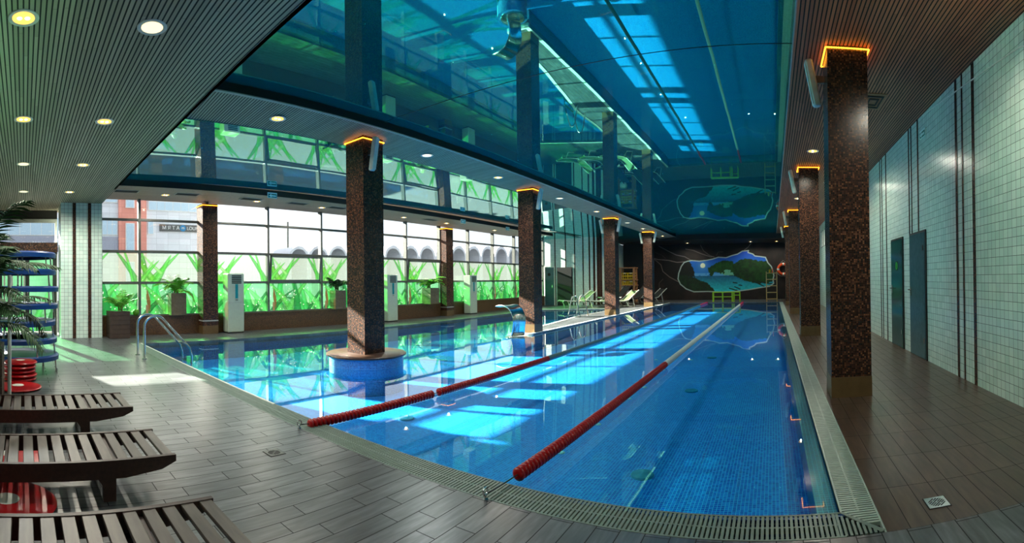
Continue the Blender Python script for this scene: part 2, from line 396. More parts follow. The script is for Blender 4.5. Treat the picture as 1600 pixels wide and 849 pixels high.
# copings: white edge strips round the lane pool and the small pool
def strip(a, b, w_, z0=0.0, z1=.012):
    a, b = Vector(a), Vector(b); d = (b - a).normalized(); n = Vector((-d.y, d.x)) * w_
    return [(a.x, a.y), (b.x, b.y), (b.x + n.x, b.y + n.y), (a.x + n.x, a.y + n.y)]
mb = MB()
mb.prism(strip((-5.75, 10.45), (-5.75, PYF), .10), 0, .012)
for a, b in (((-6.36, 10.45), (-6.62, 13)), ((-6.62, 13), (-7.1, 16.4)), ((-7.1, 16.4), (-7.05, 20.8)), ((-7.05, 20.8), (PXL, 19.4))):
    mb.prism(strip(a, b, -.10), 0, .011)
mb.prism([(-6.36, 10.45), (-5.75, 10.45), (-5.75, 10.38), (-6.36, 10.38)], -.1, .012)
mb.box(PXL, -4.5, GY1 - .022, GY1, -.12, .004)
S(mb, 'trim_2', 'coping')

# walls
S(MB().box(XR, XR + .15, YB, 30, 0, ZR), 'wall_right', 'tile')
S(MB().box(-13.2, XR, YB - .15, YB, 0, 3.9), 'wall_back', 'greywall')
arc = [(-12.25, 23.15), (-11.8, 23.2), (-10.8, 23.3), (-10.3, 23.42), (-10.0, 23.6), (-9.7, 23.82), (-9.45, 24.1), (-9.3, 24.4), (-9.2, 24.8), (-9.12, 25.4), (-9.1, 26), (-9.1, 27.6)]
mb = MB()
for (a, b) in zip(arc, arc[1:]): mb.prism(strip(a, b, .12), 0, 3.98)
mb.prism(strip((-9.12, 27.6), (-9.22, 30), .12), 0, 3.5)
S(mb, 'wall_far_left', 'tile')
def on_arc(t):                                    # point of the curved wall on the bearing X/Y = t
    for (a, b) in zip(arc, arc[1:]):
        fa, fb = a[0] - t * a[1], b[0] - t * b[1]
        if fa * fb <= 0 and fa != fb:
            k = fa / (fa - fb); return Vector((a[0] + (b[0] - a[0]) * k, a[1] + (b[1] - a[1]) * k)), (Vector(b) - Vector(a)).normalized()
mb = MB()
for px_, wd in ((849.5, .06), (868, .06), (884.5, .06), (898.7, .06), (911.7, .06), (921.6, .09), (929, .14), (935.4, .22), (939.6, .2)):
    r = on_arc(math.tan((px_ - X0) / F_PX) * 1.0 - .0005)
    if r is None: continue
    p, d = r; n = Vector((d.y, -d.x))
    a, b = p - d * wd / 2, p + d * wd / 2
    mb.prism([(a.x, a.y), (b.x, b.y), (b.x + n.x * .01, b.y + n.y * .01), (a.x + n.x * .01, a.y + n.y * .01)], 0.0, 3.95)
S(mb, 'trim_3', 'stripe')
mb = MB()
for Y, wd in ((5.14, .075), (5.47, .04), (5.67, .06), (7.30, .06), (7.666, .05), (7.813, .05), (9.47, .06), (9.84, .05), (10.02, .05),
              (11.63, .06), (12.0, .05), (12.18, .05), (13.8, .06), (14.2, .05), (14.35, .05), (16.0, .06), (16.4, .05), (18.2, .06), (18.6, .05), (20.4, .06)):
    z0 = 2.0 if 6.9 < Y < 7.9 else 0
    mb.box(XR - .006, XR, Y - wd / 2, Y + wd / 2, z0, ZR)
S(mb, 'trim_4', 'stripe')
# far wall with the mural, dark soffit over it
S(MB().box(-9.3, XR, 30, 30.15, 0, 3.9), 'wall_far', 'darkwall')
S(MB().box(-9.3, XR, 26.5, 30, 3.55, 3.62), 'ceiling_far', 'darkwall')
S(MB().box(-9.3, XR, 26.46, 26.5, 3.55, 4.0), 'trim_5', 'darkwall')
# ceilings
S(MB().box(.262, XR, 1.9, 26.48, ZR, ZR + .04), 'ceiling_right', 'slat_y')
S(MB().box(.250, .262, 1.9, 26.48, ZR, ZB + .01), 'trim_6', 'trim')
S(MB().box(-5.42, .252, 1.9, 26.48, ZB, ZB + .02), 'ceiling_pool', 'film_ceiling')
S(MB().box(-5.42, .25, 5.168, 5.176, ZB - .003, ZB), 'trim_7', 'black')
S(MB().box(-5.45, -5.42, 1.9, 26.48, ZS, ZB + .02), 'trim_8', 'black')
S(MB().box(-5.455, -5.405, 1.9, 26.48, ZS - .012, ZS + .002), 'trim_9', 'trim')
def slopey(x0, z0, x1, z1, y0, y1, t=.03, dz=0):
    return MB().add([(x0, y0, z0), (x1, y0, z1), (x1, y1, z1 + dz), (x0, y1, z0 + dz), (x0, y0, z0 + t), (x1, y0, z1 + t), (x1, y1, z1 + dz + t), (x0, y1, z0 + dz + t)],
                    [(0, 1, 2, 3), (4, 5, 6, 7), (0, 1, 5, 4), (1, 2, 6, 5), (2, 3, 7, 6), (3, 0, 4, 7)])
S(slopey(-6.36, 3.67, -5.43, ZS, 1.9, 26.48), 'ceiling_strip', 'slat_x')
S(slopey(-9.9, 3.55, -6.34, 3.65, 1.9, 26.48, dz=.14), 'ceiling_shallow_pool', 'film_small')
S(slopey(-12.3, 3.56, -9.9, 3.43, 1.9, 20.0), 'ceiling_soffit', 'slat_s')
S(MB().box(-9.92, -9.895, 1.9, 20.0, 3.42, 3.56), 'trim_10', 'black')
S(MB().box(-13.2, XR, YB, 1.94, ZL, ZL + .04), 'ceiling_left', 'slat_x')
S(MB().box(-9.9, XR, 1.90, 1.94, ZL, 3.95), 'trim_11', 'greywall')
S(slopey(-12.3, 3.6, -9.9, 3.6, 20.0, 23.4), 'ceiling_corner', 'film_small')
S(MB().box(-13.3, XR + .2, YB - .2, 30.2, 4.1, 4.2), 'roof', 'greywall')

# tiled pier between the lounge windows and the pool windows
mb = MB().box(-12.4, -11.66, .914, 1.944, 0, ZL + .002)
S(mb, 'wall_pier', 'tile')
mb = MB()
for y in (1.205, 1.585): mb.box(-11.66, -11.652, y, y + .085, 0, ZL)
S(mb, 'trim_12', 'stripe')
# sill wall below the pool windows
S(MB().box(-12.35, -12.0, 1.9, 23.2, 0, .49), 'wall_left_sill', 'sill')
S(MB().box(-12.35, -11.97, 1.9, 23.15, .49, .505), 'trim_13', 'plinth')

# ------------------------------------------------------------------ window wall
def lighten(c, k): return [min(1, a * k) for a in c]
def paint_pane(w_, h_, lower, step=.0095, seed=3):
    r = np.random.default_rng(seed); nx, nz = int(w_ / step), int(h_ / step)
    xs, zs = np.meshgrid(np.linspace(0, w_, nx), np.linspace(0, h_, nz))
    lin = lambda c: np.array(srgb(*c)[:3])
    img = np.ones((nz, nx, 3)) * lin((206, 226, 214) if not lower else (132, 218, 160))
    if lower: img *= (.9 + .2 * (np.sin(xs * 5 + 1) * np.sin(zs * 4))[..., None])
    greens = [(96, 216, 80), (130, 228, 104), (70, 190, 66), (150, 236, 130), (104, 205, 60)]
    if lower: greens = [(60, 200, 90), (94, 222, 110), (34, 140, 66), (150, 238, 156), (84, 192, 84), (26, 112, 52)]
    n = 10 if not lower else 18
    for i in range(n):
        x0 = r.uniform(-.1, w_ + .1); ang = r.uniform(-.9, .9); wd = r.uniform(.035, .12) * (1.3 if lower else 1.0)
        z0 = -.1 if (lower or r.random() < .7) else r.uniform(0, h_ * .6)
        d = np.array([math.sin(ang), math.cos(ang)]); bend = r.uniform(-.25, .25)
        ux = xs - x0; uz = zs - z0; t = ux * d[0] + uz * d[1]; s = ux * d[1] - uz * d[0] - bend * t * t
        ln = r.uniform(.7, 1.6); wid = wd * np.clip(1 - t / ln, 0, 1) ** .6
        m = (np.abs(s) < wid) & (t > 0); k = np.clip(1 - np.abs(s) / (wid + 1e-6), 0, 1)
        c = lin(greens[r.integers(len(greens))]); col = c[None, None] * (.62 + .6 * k[..., None])
        img[m] = (img * .15 + col * .85)[m]
    for i in range(46 if lower else 16):           # dew drops
        x0, z0, rr = r.uniform(0, w_), r.uniform(0, h_), r.uniform(.006, .02)
        m = (xs - x0) ** 2 + (zs - z0) ** 2 < rr * rr; img[m] = lin((225, 255, 225))
    if lower:                                      # the dry brown leaf
        m = (np.abs(xs - .22 + .12 * (zs - .4)) < .05 * np.clip(np.sin(PI * np.clip((zs - .05) / .62, 0, 1)), 0, 1)) ; img[m] = lin((112, 96, 56))
        m = (np.abs(xs - .19) < .03) & (zs < .25); img[m] = lin((130, 110, 84))
    return xs, zs, np.clip(img * (.62 if lower else .50), 0, 1)
def painted_mesh(name, xs, zs, img, fn):
    nz, nx = xs.shape; me = bpy.data.meshes.new(name)
    co = np.array([fn(a, b) for a, b in zip(xs.ravel(), zs.ravel())], dtype=np.float32)
    idx = np.arange(nz * nx).reshape(nz, nx)
    q = np.stack([idx[:-1, :-1], idx[:-1, 1:], idx[1:, 1:], idx[1:, :-1]], -1).reshape(-1, 4)
    me.from_pydata(co.tolist(), [], q.tolist())
    a = me.color_attributes.new('print', 'FLOAT_COLOR', 'POINT')
    c = np.ones((nz * nx, 4), dtype=np.float32); c[:, :3] = img.reshape(-1, 3); a.data.foreach_set('color', c.ravel())
    return me
Y0W, DW = 2.987, 1.896
ZROW = [.505, 1.362, 2.175, 3.0, 3.55]
lo = paint_pane(DW - .06, ZROW[1] - ZROW[0] - .05, True, seed=5); up = paint_pane(DW - .06, ZROW[2] - ZROW[1] - .05, False, seed=11)
me_lo = painted_mesh('grass_film', *lo, lambda a, b: (0, a, b)); me_lo.materials.append(M['film'])
me_up = painted_mesh('grass_film', *up, lambda a, b: (0, a, b)); me_up.materials.append(M['film'])
tilt_bays = {2: 1, 5: 1}
nwin = 0
def bar(mb, x0, x1, y0, y1, z0, z1): mb.box(x0, x1, y0, y1, z0, z1)
for i in range(-1, 11):
    ya = max(Y0W + DW * i, 1.95); yb = Y0W + DW * (i + 1)
    if yb > 23.1: yb = 23.05
    if yb - ya < .3: continue
    nwin += 1
    root = thing('window_%d' % nwin, None, None, (XW, ya, 0)); root['kind'] = 'structure'; wd = yb - ya
    mb = MB()
    bar(mb, -.05, .10, wd - .032, wd + .032, .505, 3.56)
    if i == -1: bar(mb, -.05, .05, -.03, .03, .505, 3.56)
    for z in ZROW[:4]: bar(mb, -.04, .08, .03, wd - .03, z - .026, z + .03)
    if i == -1 or True: pass
    mb.build('frame', 'mullion', root)
    for r_, (z0, z1) in enumerate(zip(ZROW[2:], ZROW[3:])):
        MB().box(-.006, 0, .03, wd - .03, z0 + .026, z1 - .022).build('pane', 'glass', root)
    full = abs(wd - DW) < .02
    for me, z0 in ((me_lo, ZROW[0] + .028), (me_up, ZROW[1] + .028)):
        if not full:
            xs, zs, img = lo if me is me_lo else up
            k = int(xs.shape[1] * (wd - .06) / (DW - .06)); me2 = painted_mesh('grass_film', xs[:, -k:] - xs[0, -k], zs[:, -k:], img[:, -k:], lambda a, b: (0, a, b))
            me2.materials.append(M['film'])
        else: me2 = me
        p = bpy.data.objects.new('pane', me2); COL.objects.link(p); p.parent = root; p.location = (0, .03, z0)
        if me is me_up and i in tilt_bays:         # the tilted opening sash
            sash = MB(); s0, s1, h = .05, wd - .05, ZROW[2] - ZROW[1] - .06
            for (a, b, c, d) in ((s0, s1, 0, .045), (s0, s1, h - .045, h), (s0, s0 + .045, 0, h), (s1 - .045, s1, 0, h)): sash.box(-.02, .03, a, b, c, d)
            so = sash.build('sash', 'mullion', root); so.location = (.05, 0, ZROW[1] + .03); so.rotation_euler = (0, math.radians(6), 0)
            p.location = (.05, .03, z0); p.rotation_euler = (0, math.radians(6), 0)
# lounge windows left of the pier
root = thing('window_%d' % (nwin + 1), None, None, (-12.9, 0, 0)); root['kind'] = 'structure'
mb = MB()
for y in (-3.15, -1.55, .88): mb.box(-.05, .05, y - .03, y + .03, 0, 3.04)
for z in (.02, 2.2, 2.42, 3.02): mb.box(-.04, .04, -3.15, .9, z - .025, z + .025)
mb.build('frame', 'trim', root)
MB().box(-.006, 0, -3.15, .88, 2.44, 3.0).build('pane', 'glass', root)
xs, zs, img = paint_pane(3.9, 2.1, True, step=.02, seed=21)
me = painted_mesh('grass_film', xs, zs, img, lambda a, b: (0, a, b)); me.materials.append(M['film'])
p = bpy.data.objects.new('pane', me); COL.objects.link(p); p.parent = root; p.location = (0, -3.1, .06)
S(MB().box(-13.0, -12.9, YB, .914, 3.05, ZL + .02).build('trim_14', 'slat_y') and MB().box(-12.96, -12.86, YB, .914, 3.045, 3.09), 'trim_15', 'trim')
bpy.data.objects['trim_14']['kind'] = 'structure'
S(MB().box(-12.98, -12.8, -1.7, -.72, 0, ZL), 'wall_lounge_pier', 'greywall')
# entrance portal box in front of the lounge window
pr = thing('entrance_portal', 'brown mosaic entrance portal with dark posts left of the tiled pier', 'doorway', (-12.55, 0, 0))
MB().box(-.3, .3, -.70, .88, 2.16, 2.40).build('lintel', 'column', pr)
MB().box(-.3, .28, -.70, .87, 2.10, 2.16).build('underside', 'dark', pr)
for y in (.82, .10, -.62): MB().box(-.06, .06, y - .055, y + .055, 0, 2.12).build('post', 'dark', pr)
for y in (.02, -.3, -.5): MB().box(-.03, .03, y - .02, y + .02, 0, 2.10).build('door_stile', 'trim', pr)

# window-side columns
def column(x0, y0, w_, zt, label, mat='column', group=None, plinth=True, lean=0):
    t = thing('mosaic_column', label, 'column', (x0 + w_ / 2, y0 + w_ / 2, 0), group=group); h = w_ / 2
    MB().box(-h, h, -h, h, .22 if plinth else 0, zt).build('shaft', mat, t)
    if plinth: MB().box(-h - .004, h + .004, -h - .004, h + .004, 0, .22).build('plinth', 'plinth', t)
    return t
def led(t, w_, z):
    h = w_ / 2 + .018; mb = MB()
    mb.tube([(-h, -h, z), (h, -h, z), (h, h, z), (-h, h, z)], .006, 6, closed=True)
    k = 26
    for s in range(k):
        f = -h + 2 * h * (s + .5) / k
        for a, b in ((f, -h), (f, h), (-h, f), (h, f)): mb.lathe([(0, -.012), (.011, 0), (0, .012)], (a, b, z), 5)
    return mb.build('rope_light', 'led', t)
for k, (y, lab) in enumerate(((4.62, 'mosaic column in front of the windows beside the first floor-standing air conditioner'),
                              (14.35, 'mosaic column in front of the windows beside the far sill planter'))):
    t = column(-12.12, y, .43, 3.45, lab); led(t, .43, 3.41)
    MB().box(-.225, .222, -.222, .222, .33, .365).build('collar', 'trim', t)
# columns beside the pool
LC = []
for y, lab in ((5.03, 'mosaic column standing on the round blue pedestal in the pool'),
               (10.6, 'mosaic column at the near tip of the walkway beside the water spout'),
               (16.95, 'mosaic column on the walkway in front of the green loungers'),
               (22.5, 'mosaic column on the walkway nearest the mural wall')):
    zt = 3.71; t = column(-6.24, y, .44, zt, lab, plinth=(y > 6))
    if y < 6:
        t.children[0].data.transform(Matrix.Identity(4))
    led(t, .44, 3.655); LC.append(t)
RC = []
for y, lab in ((5.1, 'nearest mosaic column between pool grate and doors'),
               (10.65, 'second mosaic column from the near end along the right walkway'),
               (17.35, 'third mosaic column from the near end along the right walkway'),
               (22.7, 'farthest mosaic column along the right walkway beside the life ring')):
    t = column(.62, y, .44, ZR, lab); led(t, .44, 3.775); RC.append(t)
# round pedestal
pd = thing('round_pedestal', 'round blue mosaic pedestal with stone top rising from the pool', 'pedestal', (-6.02, 5.25, 0))
mbp = MB().lathe([(.62, D), (.62, .115)], n=64).build('drum', 'ped', pd, smooth=True)
MB().lathe([(0, .115), (.655, .115), (.67, .125), (.67, .145), (.655, .155), (0, .155)], n=64).build('top_slab', 'pedtop', pd, smooth=True)
LC[0].location.z = .155; LC[0].scale = (1, 1, 1)
for c in LC[0].children:
    if c.name.startswith('rope'): c.location.z = -.155
    else:
        for v in c.data.vertices:
            if v.co.z > 1: v.co.z -= .155
# infrared speakers on the columns
def speaker(x, y, side, label, zc=3.54 - .02):
    t = thing('column_speaker', label, 'speaker', (x, y, zc), group=None); s = side
    b = MB().bbox(-.045, .045, -.05, .05, -.27, .27, .018); b.xf(Matrix.Rotation(math.radians(11) * s, 4, 'Y') @ Matrix.Identity(4))
    b.xf(Matrix.Translation((s * .13, 0, -.06))); b.build('housing', 'speaker', t, smooth=False)
    g = MB().box(-.004, .004, -.038, .038, -.24, .24); g.xf(Matrix.Translation((s * .13, 0, -.06)) @ Matrix.Rotation(math.radians(11) * s, 4, 'Y') @ Matrix.Translation((s * .047, 0, 0)))
    g.build('grille', 'speaker', t)
    MB().box(min(0, s * .10), max(0, s * .10), -.02, .02, -.06, .02).build('bracket', 'mullion', t)
    return t
names_l = ['pedestal column', 'walkway-tip column', 'column before the green loungers', 'walkway column nearest the mural']
for k, t in enumerate(LC):
    y = t.location.y
    speaker(-5.80, y - .1, 1, 'grey tilted column speaker on the lane side of the ' + names_l[k], 3.47 if k else 3.45)
    if k in (2, 3): speaker(-6.24, y - .1, -1, 'grey tilted column speaker on the window side of the ' + names_l[k], 3.43)
for k, t in enumerate(RC):
    speaker(.62, t.location.y + .1, -1, 'grey tilted column speaker on the pool side of the ' + ['nearest right column', 'second right column', 'third right column', 'farthest right column'][k], 3.58)

# ------------------------------------------------------------------ drain grates round the pool
def grate_near():
    t = thing('drain_grate', 'pale slatted overflow grate along the near end of the pool', 'grate', (0, 0, 0))
    mb = MB(); x = PXL + .0
    while x < GX0 - .04:
        mb.box(x, x + .0155, GY0 + .008, GY1 - .03 if x < -4.5 else GY1 - .01, -.022, .001); x += .0255
    mb.box(PXL, GX0, GY0, GY0 + .012, -.03, .002).box(PXL, GX0, GY1 - .062 if 0 else GY1 - .012, GY1, -.03, .002)
    ym = (GY0 + GY1) / 2; mb.box(PXL, GX0 - .03, ym - .006, ym + .006, -.03, .0)
    mb.build('slats', 'grate', t)
    c = MB()                                      # mitred corner piece
    n = 9
    for k in range(n):
        a = GX0 - .03 + (GX1 - GX0 + .02) * k / n
        c.box(a, a + .014, GY0 + .01, GY1 - (GY1 - GY0) * (k + .6) / (n + 1) * 1.0, -.022, .001)
    c.add([(GX0 - .01, GY1, .002), (GX0 + .02, GY1, .002), (GX1, GY0 + .02, .002), (GX1 - .03, GY0 + .01, .002)], [(0, 1, 2, 3)])
    c.build('corner_piece', 'grate', t)
    return t
grate_near()
t = thing('drain_grate', 'pale slatted overflow grate along the right side of the pool', 'grate', (0, 0, 0))
mb = MB(); y = GY1 - .14
while y < PYF:
    k = (GY1 - y) / (GY1 - GY0) if y < GY1 else 0
    mb.box(GX0 + .008 + k * (GX1 - GX0), GX1 - .008, y, y + .016, -.022, .001); y += .0255
xm = (GX0 + GX1) / 2
mb.box(GX0, GX0 + .012, GY1, PYF, -.03, .002).box(GX1 - .010, GX1, GY0, PYF, -.03, .002).box(xm - .006, xm + .006, GY1, PYF, -.03, 0)
mb.build('slats', 'grate_pale', t)

# ------------------------------------------------------------------ lane ropes
def lane_rope(x, y0, label, gap=None, far='whitefloat'):
    t = thing('lane_rope', label, 'lane rope', (x, y0, .02)); r = .047; n = 14
    prof = [(.016, -.021), (.034, -.019), (r, -.008), (r, .004), (.036, .012), (.018, .021)]
    fl = {k: MB().lathe(prof, n=n, axis='y').mesh('float') for k in ('redfloat', 'whitefloat', 'pinkfloat', 'greyfloat')}
    for k, me in fl.items():
        me.materials.append(M[k])
        for p in me.polygons: p.use_smooth = True
    L_ = PYF - y0 - .15; cnt = int(L_ / .0475); rest = {'redfloat': MB(), 'whitefloat': MB(), 'greyfloat': MB(), 'pinkfloat': MB()}
    for i in range(cnt):
        y = i * .0475; yw = y + y0
        k = 'redfloat' if yw < 7.05 else ('pinkfloat' if yw > 23.4 else far)
        if gap and gap[0] < yw < gap[1]: continue
        if i < 100:
            o = bpy.data.objects.new('float', fl[k]); COL.objects.link(o); o.parent = t; o.location = (0, y, 0)
            if k != 'redfloat': o['label'] = 'pale float'
        else:
            rest[k].lathe(prof, (0, y, 0), n=8, axis='y')
    mm = MB()
    me = None
    allm = rest[far]; a = allm.build('far_floats', far, t, smooth=True); a['kind'] = 'stuff'; a['label'] = 'pale floats in a row'
    if rest['pinkfloat'].v:
        a = rest['pinkfloat'].build('end_floats', 'pinkfloat', t, smooth=True); a['kind'] = 'stuff'; a['label'] = 'pink floats in a row'
    MB().tube([(0, 2.352 - y0, .015), (0, GY0 + .06 - y0, .01), (0, 0, 0), (0, L_ + .1, 0)], .005, 6).build('cable', 'ropewire', t)
    h = MB().lathe([(.0, 0), (.018, 0), (.018, .008), (.008, .014), (.008, .035), (0, .035)], (0, 2.345 - y0, -.02), 12)
    h.tube([(0, 2.345 - y0 + .022 * math.cos(a), .032 + .022 * math.sin(a)) for a in np.linspace(0, 2 * PI, 13)[:-1]], .006, 6, closed=True)
    h.build('anchor_hook', 'steel', t)
    return t
lane_rope(-3.61, 2.47, 'lane rope nearer the windows with a short gap between its red floats', (4.15, 4.26), 'greyfloat')
lane_rope(-1.63, 2.74, 'lane rope nearer the right wall, one unbroken run of red floats')
# underwater details on the pool floor
for k, (x, y) in enumerate(((-5.23, 5.38), (-1.43, 5.0), (-1.57, 8.96), (-1.67, 12.79))):
    t = thing('pool_floor_lamp', ['aqua floor lamp under water near the window-side lane rope', 'aqua floor lamp under water nearest the near pool edge', 'aqua floor lamp under water in mid lane, second from the near edge', 'faint aqua floor lamp under water farthest from the near edge'][k], 'pool lamp', (x, y, D))
    t.location.x *= 1.75 / 2.13; t.location.y *= 1.75 / 2.13
    MB().lathe([(.085, 0), (.105, 0), (.105, .012), (.1, .02), (.085, .02)], n=28).build('ring', 'aqua', t, smooth=True)
    MB().lathe([(0, .012), (.085, .012)], n=28).build('lens', 'lens', t)
pool_marks = [(-2.57, 5.35), (-2.56, 6.6), (-2.57, 8.18), (-2.54, 9.13), (-2.58, 10.96), (-3.11, 12.35), (-2.18, 12.45), (-.55, 12.48), (.08, 12.45), (-5.34, 8.12)]  # small white discs on the pool floor where pale dots show in the water
desc = ['nearest the pool end', 'second from the near end in the row beside the right rope', 'third in the row beside the right rope', 'fourth in the row beside the right rope', 'fifth in the row beside the right rope',
        'at the far corner where two rows meet', 'in the cross row, beside the farthest aqua lamp', 'in the cross row, in the middle of the right lane', 'in the cross row, close to the right pool wall', 'alone in the window-side lane']
for (x, y), d_ in zip(pool_marks, desc):
    o = MB().lathe([(0, .012), (.028, .012), (.04, .004), (.04, 0)], n=16).build('pool_mark', 'white'); o.location = (x, y, D)
    o.location.x *= 1.75 / 2.13; o.location.y *= 1.75 / 2.13
    tag(o, 'small white floor inlet, ' + d_, 'mark', 'white marks on the pool floor')

# ------------------------------------------------------------------ ladders and spout
def arc_pts(c, r, a0, a1, n, ax='y'):
    return [(0, c[0] + r * math.cos(a), c[1] + r * math.sin(a)) for a in np.linspace(a0, a1, n)]
t = thing('pool_ladder', 'polished steel grab rail ladder at the near left pool corner', 'ladder', (-8.37, 2.10, 0))
for x in (-.26, .26):
    pts = [(x, 0, 0), (x, 0, .52)] + [(x, .20 - .20 * math.cos(a), .58 + .17 * math.sin(a)) for a in np.linspace(0, PI * .72, 9)] + [(x, .84, .16), (x, .88, .02), (x, .89, -.6)]
    MB().tube(pts, .021, 12).build('grab_rail', 'steel', t, smooth=True)
    f = MB().lathe([(0, .012), (.045, .012), (.05, 0), (0, 0)], (x, 0, .001), 18); f.build('flange', 'steel', t, smooth=True)
for z in (-.12, -.36): MB().box(-.24, .24, .84, .94, z, z + .02).build('step', 'steel', t)
t = thing('pool_ladder', 'slim steel ladder rails in the small pool before the green loungers', 'ladder', (-6.80, 16.25, 0))
for y in (-.38, .38):
    pts = [(0, y, 0), (-.08, y, .55)] + [(-.2 - .11 * math.cos(a), y, .68 + .12 * math.sin(a)) for a in np.linspace(0.3, PI - .3, 7)][::-1][::-1]
    pts = [(0, y, 0), (-.10, y, .60), (-.15, y, .74), (-.22, y, .78), (-.29, y, .74), (-.36, y, .55), (-.50, y, -.03), (-.52, y, -.4)]
    MB().tube(pts, .022, 10).build('grab_rail', 'steel', t, smooth=True)
for z in (-.1, -.3): MB().box(-.55, -.46, -.38, .38, z, z + .02).build('step', 'steel', t)
# swan-neck spout
t = thing('water_spout', 'polished steel swan neck water spout before the walkway-tip column', 'spout', (-5.98, 9.98, 0), math.radians(-20)); t.scale = (1.22, 1.22, 1.12)
prof = [(.02, -.02, .18), (.04, .12, .165), (.07, .28, .16), (.075, .40, .165), (.05, .50, .17), (-.03, .59, .18), (-.16, .635, .195), (-.30, .63, .205), (-.44, .60, .21)]
vs, fs = [], []; m = 8
for (x, z, hw) in prof:
    for k in range(m + 1):
        f = -1 + 2 * k / m; vs.append((x + .05 * (f * f) * (1 if z < .5 else .0), f * hw, z + (.02 * f * f if z >= .5 else 0)))
for i in range(len(prof) - 1):
    for k in range(m): fs.append((i * (m + 1) + k, i * (m + 1) + k + 1, (i + 1) * (m + 1) + k + 1, (i + 1) * (m + 1) + k))
o = MB().add(vs, fs).build('swan_neck_sheet', 'steel', t, smooth=True)
so = o.modifiers.new('s', 'SOLIDIFY'); so.thickness = .035; so.offset = 0
sb = o.modifiers.new('b', 'SUBSURF'); sb.levels = 1; sb.render_levels = 2
MB().lathe([(0, .0), (.24, 0), (.24, .015), (.2, .03), (0, .03)], (.02, 0, -.05), 24).build('foot_plate', 'steel', t, smooth=True)
MB().lathe([(0, D), (.3, D), (.3, -.05), (0, -.05)], (.02, 0, 0), 24).build('footing', 'poolwall', t, smooth=True)

# ------------------------------------------------------------------ downlights
def downlight_proto():
    t = thing('downlight', 'x', 'downlight', (0, 0, 5))
    MB().lathe([(.085, -.002), (.115, -.006), (.12, -.002), (.12, .0)], n=28).build('trim_ring', 'white', t, smooth=True)
    lg = MB().lathe([(.0, -.004), (.086, -.003)], n=28).build('lamp_glass', 'lamp_y', t, smooth=True)
    for x in (-.03, .03): MB().lathe([(0, -.012), (.016, -.008), (.02, -.004)], (0, x, 0), 10).build('bulb', 'bulb', lg)
    return t
DL = downlight_proto(); first = [True]
DLW = thing('downlight', 'y', 'downlight', (0, 0, 5)); firstw = [True]
MB().lathe([(.085, -.002), (.115, -.006), (.12, -.002), (.12, .0)], n=28).build('trim_ring', 'white', DLW, smooth=True)
MB().lathe([(.0, -.004), (.086, -.003)], n=28).build('lamp_glass', 'lamp_w', DLW, smooth=True)
def downlight(x, y, z, label, group, white=False, power=1.0):
    src, fl = (DLW, firstw) if white else (DL, first)
    if fl[0]:
        t = src; t.location = (x, y, z); t['label'] = label; t['group'] = group; fl[0] = False
    else: t = dup(src, (x, y, z), None, label, group)
    if power:
        ld = bpy.data.lights.new('lamp', 'SPOT'); ld.energy = LAMP_W * power * 4; ld.spot_size = math.radians(165); ld.spot_blend = .6; ld.shadow_soft_size = .03
        ld.color = (1, .92, .76) if not white else (.94, 1, .94)
        lo_ = bpy.data.objects.new('lamp', ld); COL.objects.link(lo_); lo_.parent = t; lo_.location = (0, 0, -.05)
    return t
g = 'recessed downlights in the left wood ceiling'
cols_ = ['first', 'second', 'third', 'fourth']
for i, x in enumerate((-3.59, -5.8, -7.95, -10.3)):
    downlight(x, .0, ZL, 'ceiling downlight in the row above the benches, %s from the camera' % cols_[i], g, white=i >= 2)
    downlight(x, 1.0, ZL, 'ceiling downlight in the row nearer the pool, %s from the camera' % cols_[i], g, white=i == 0)
g = 'recessed downlights in the strip between the blue ceilings'
w_ = ['before the pedestal column', 'past the pedestal column', 'just before the walkway-tip column', 'just past the walkway-tip column', 'just before the column of the green loungers', 'past the column of the green loungers', 'just before the farthest walkway column', 'past the farthest walkway column']
for y, d_ in zip((3.5, 6.7, 9.15, 12.4, 15.35, 18.9, 21.3, 25.3), w_):
    z = 3.70 + .0; downlight(-5.9, y, 3.694, 'downlight in the wood strip, ' + d_, g, white=y in (6.7, 12.4, 18.9), power=1 if y < 15 else 2.2)
g = 'recessed downlights in the window soffit'
for y, d_ in zip((3.4, 5.9, 8.0, 11.35, 13.6, 16.8), ('left of the first window column', 'right of the first window column', 'above the first tilted sash', 'hidden partly behind the pedestal column side', 'above the third air conditioner side', 'beyond the second window column')):
    downlight(-11.05, y, 3.488, 'small downlight in the soffit over the windows, ' + ['nearest the tiled pier', 'just right of the nearest window column', 'above the nearest tilted sash', 'just right of the pedestal column', 'just left of the far window column', 'farthest from the tiled pier'][(3.4, 5.9, 8.0, 11.35, 13.6, 16.8).index(y)], g, power=.5)
for k, (x, y) in enumerate(((.83, 9.4), (.83, 15.0), (.83, 20.5), (1.5, 3.0), (1.5, 12.5), (1.5, 19))):
    downlight(x, y, ZR, ['round downlight in the right wood ceiling before the second right column', 'round downlight in the right wood ceiling between second and third right columns', 'round downlight in the right wood ceiling between third and farthest right columns',
                         'round downlight in the right wood ceiling above the near floor drain', 'round downlight in the right wood ceiling over the wall past the doors', 'round downlight in the right wood ceiling near the far end of the right wall'][k], 'recessed downlights in the right wood ceiling')
for k, (x, y) in enumerate(((-5.19, 28.9), (-1.3, 28.9), (.27, 28.9))):
    downlight(x, y, 3.55, 'small amber downlight over the mural, ' + ['above the painted rocks', 'above the painted moonlit trees', 'above the wooden ladder frame'][k], 'downlights over the mural', power=.06)

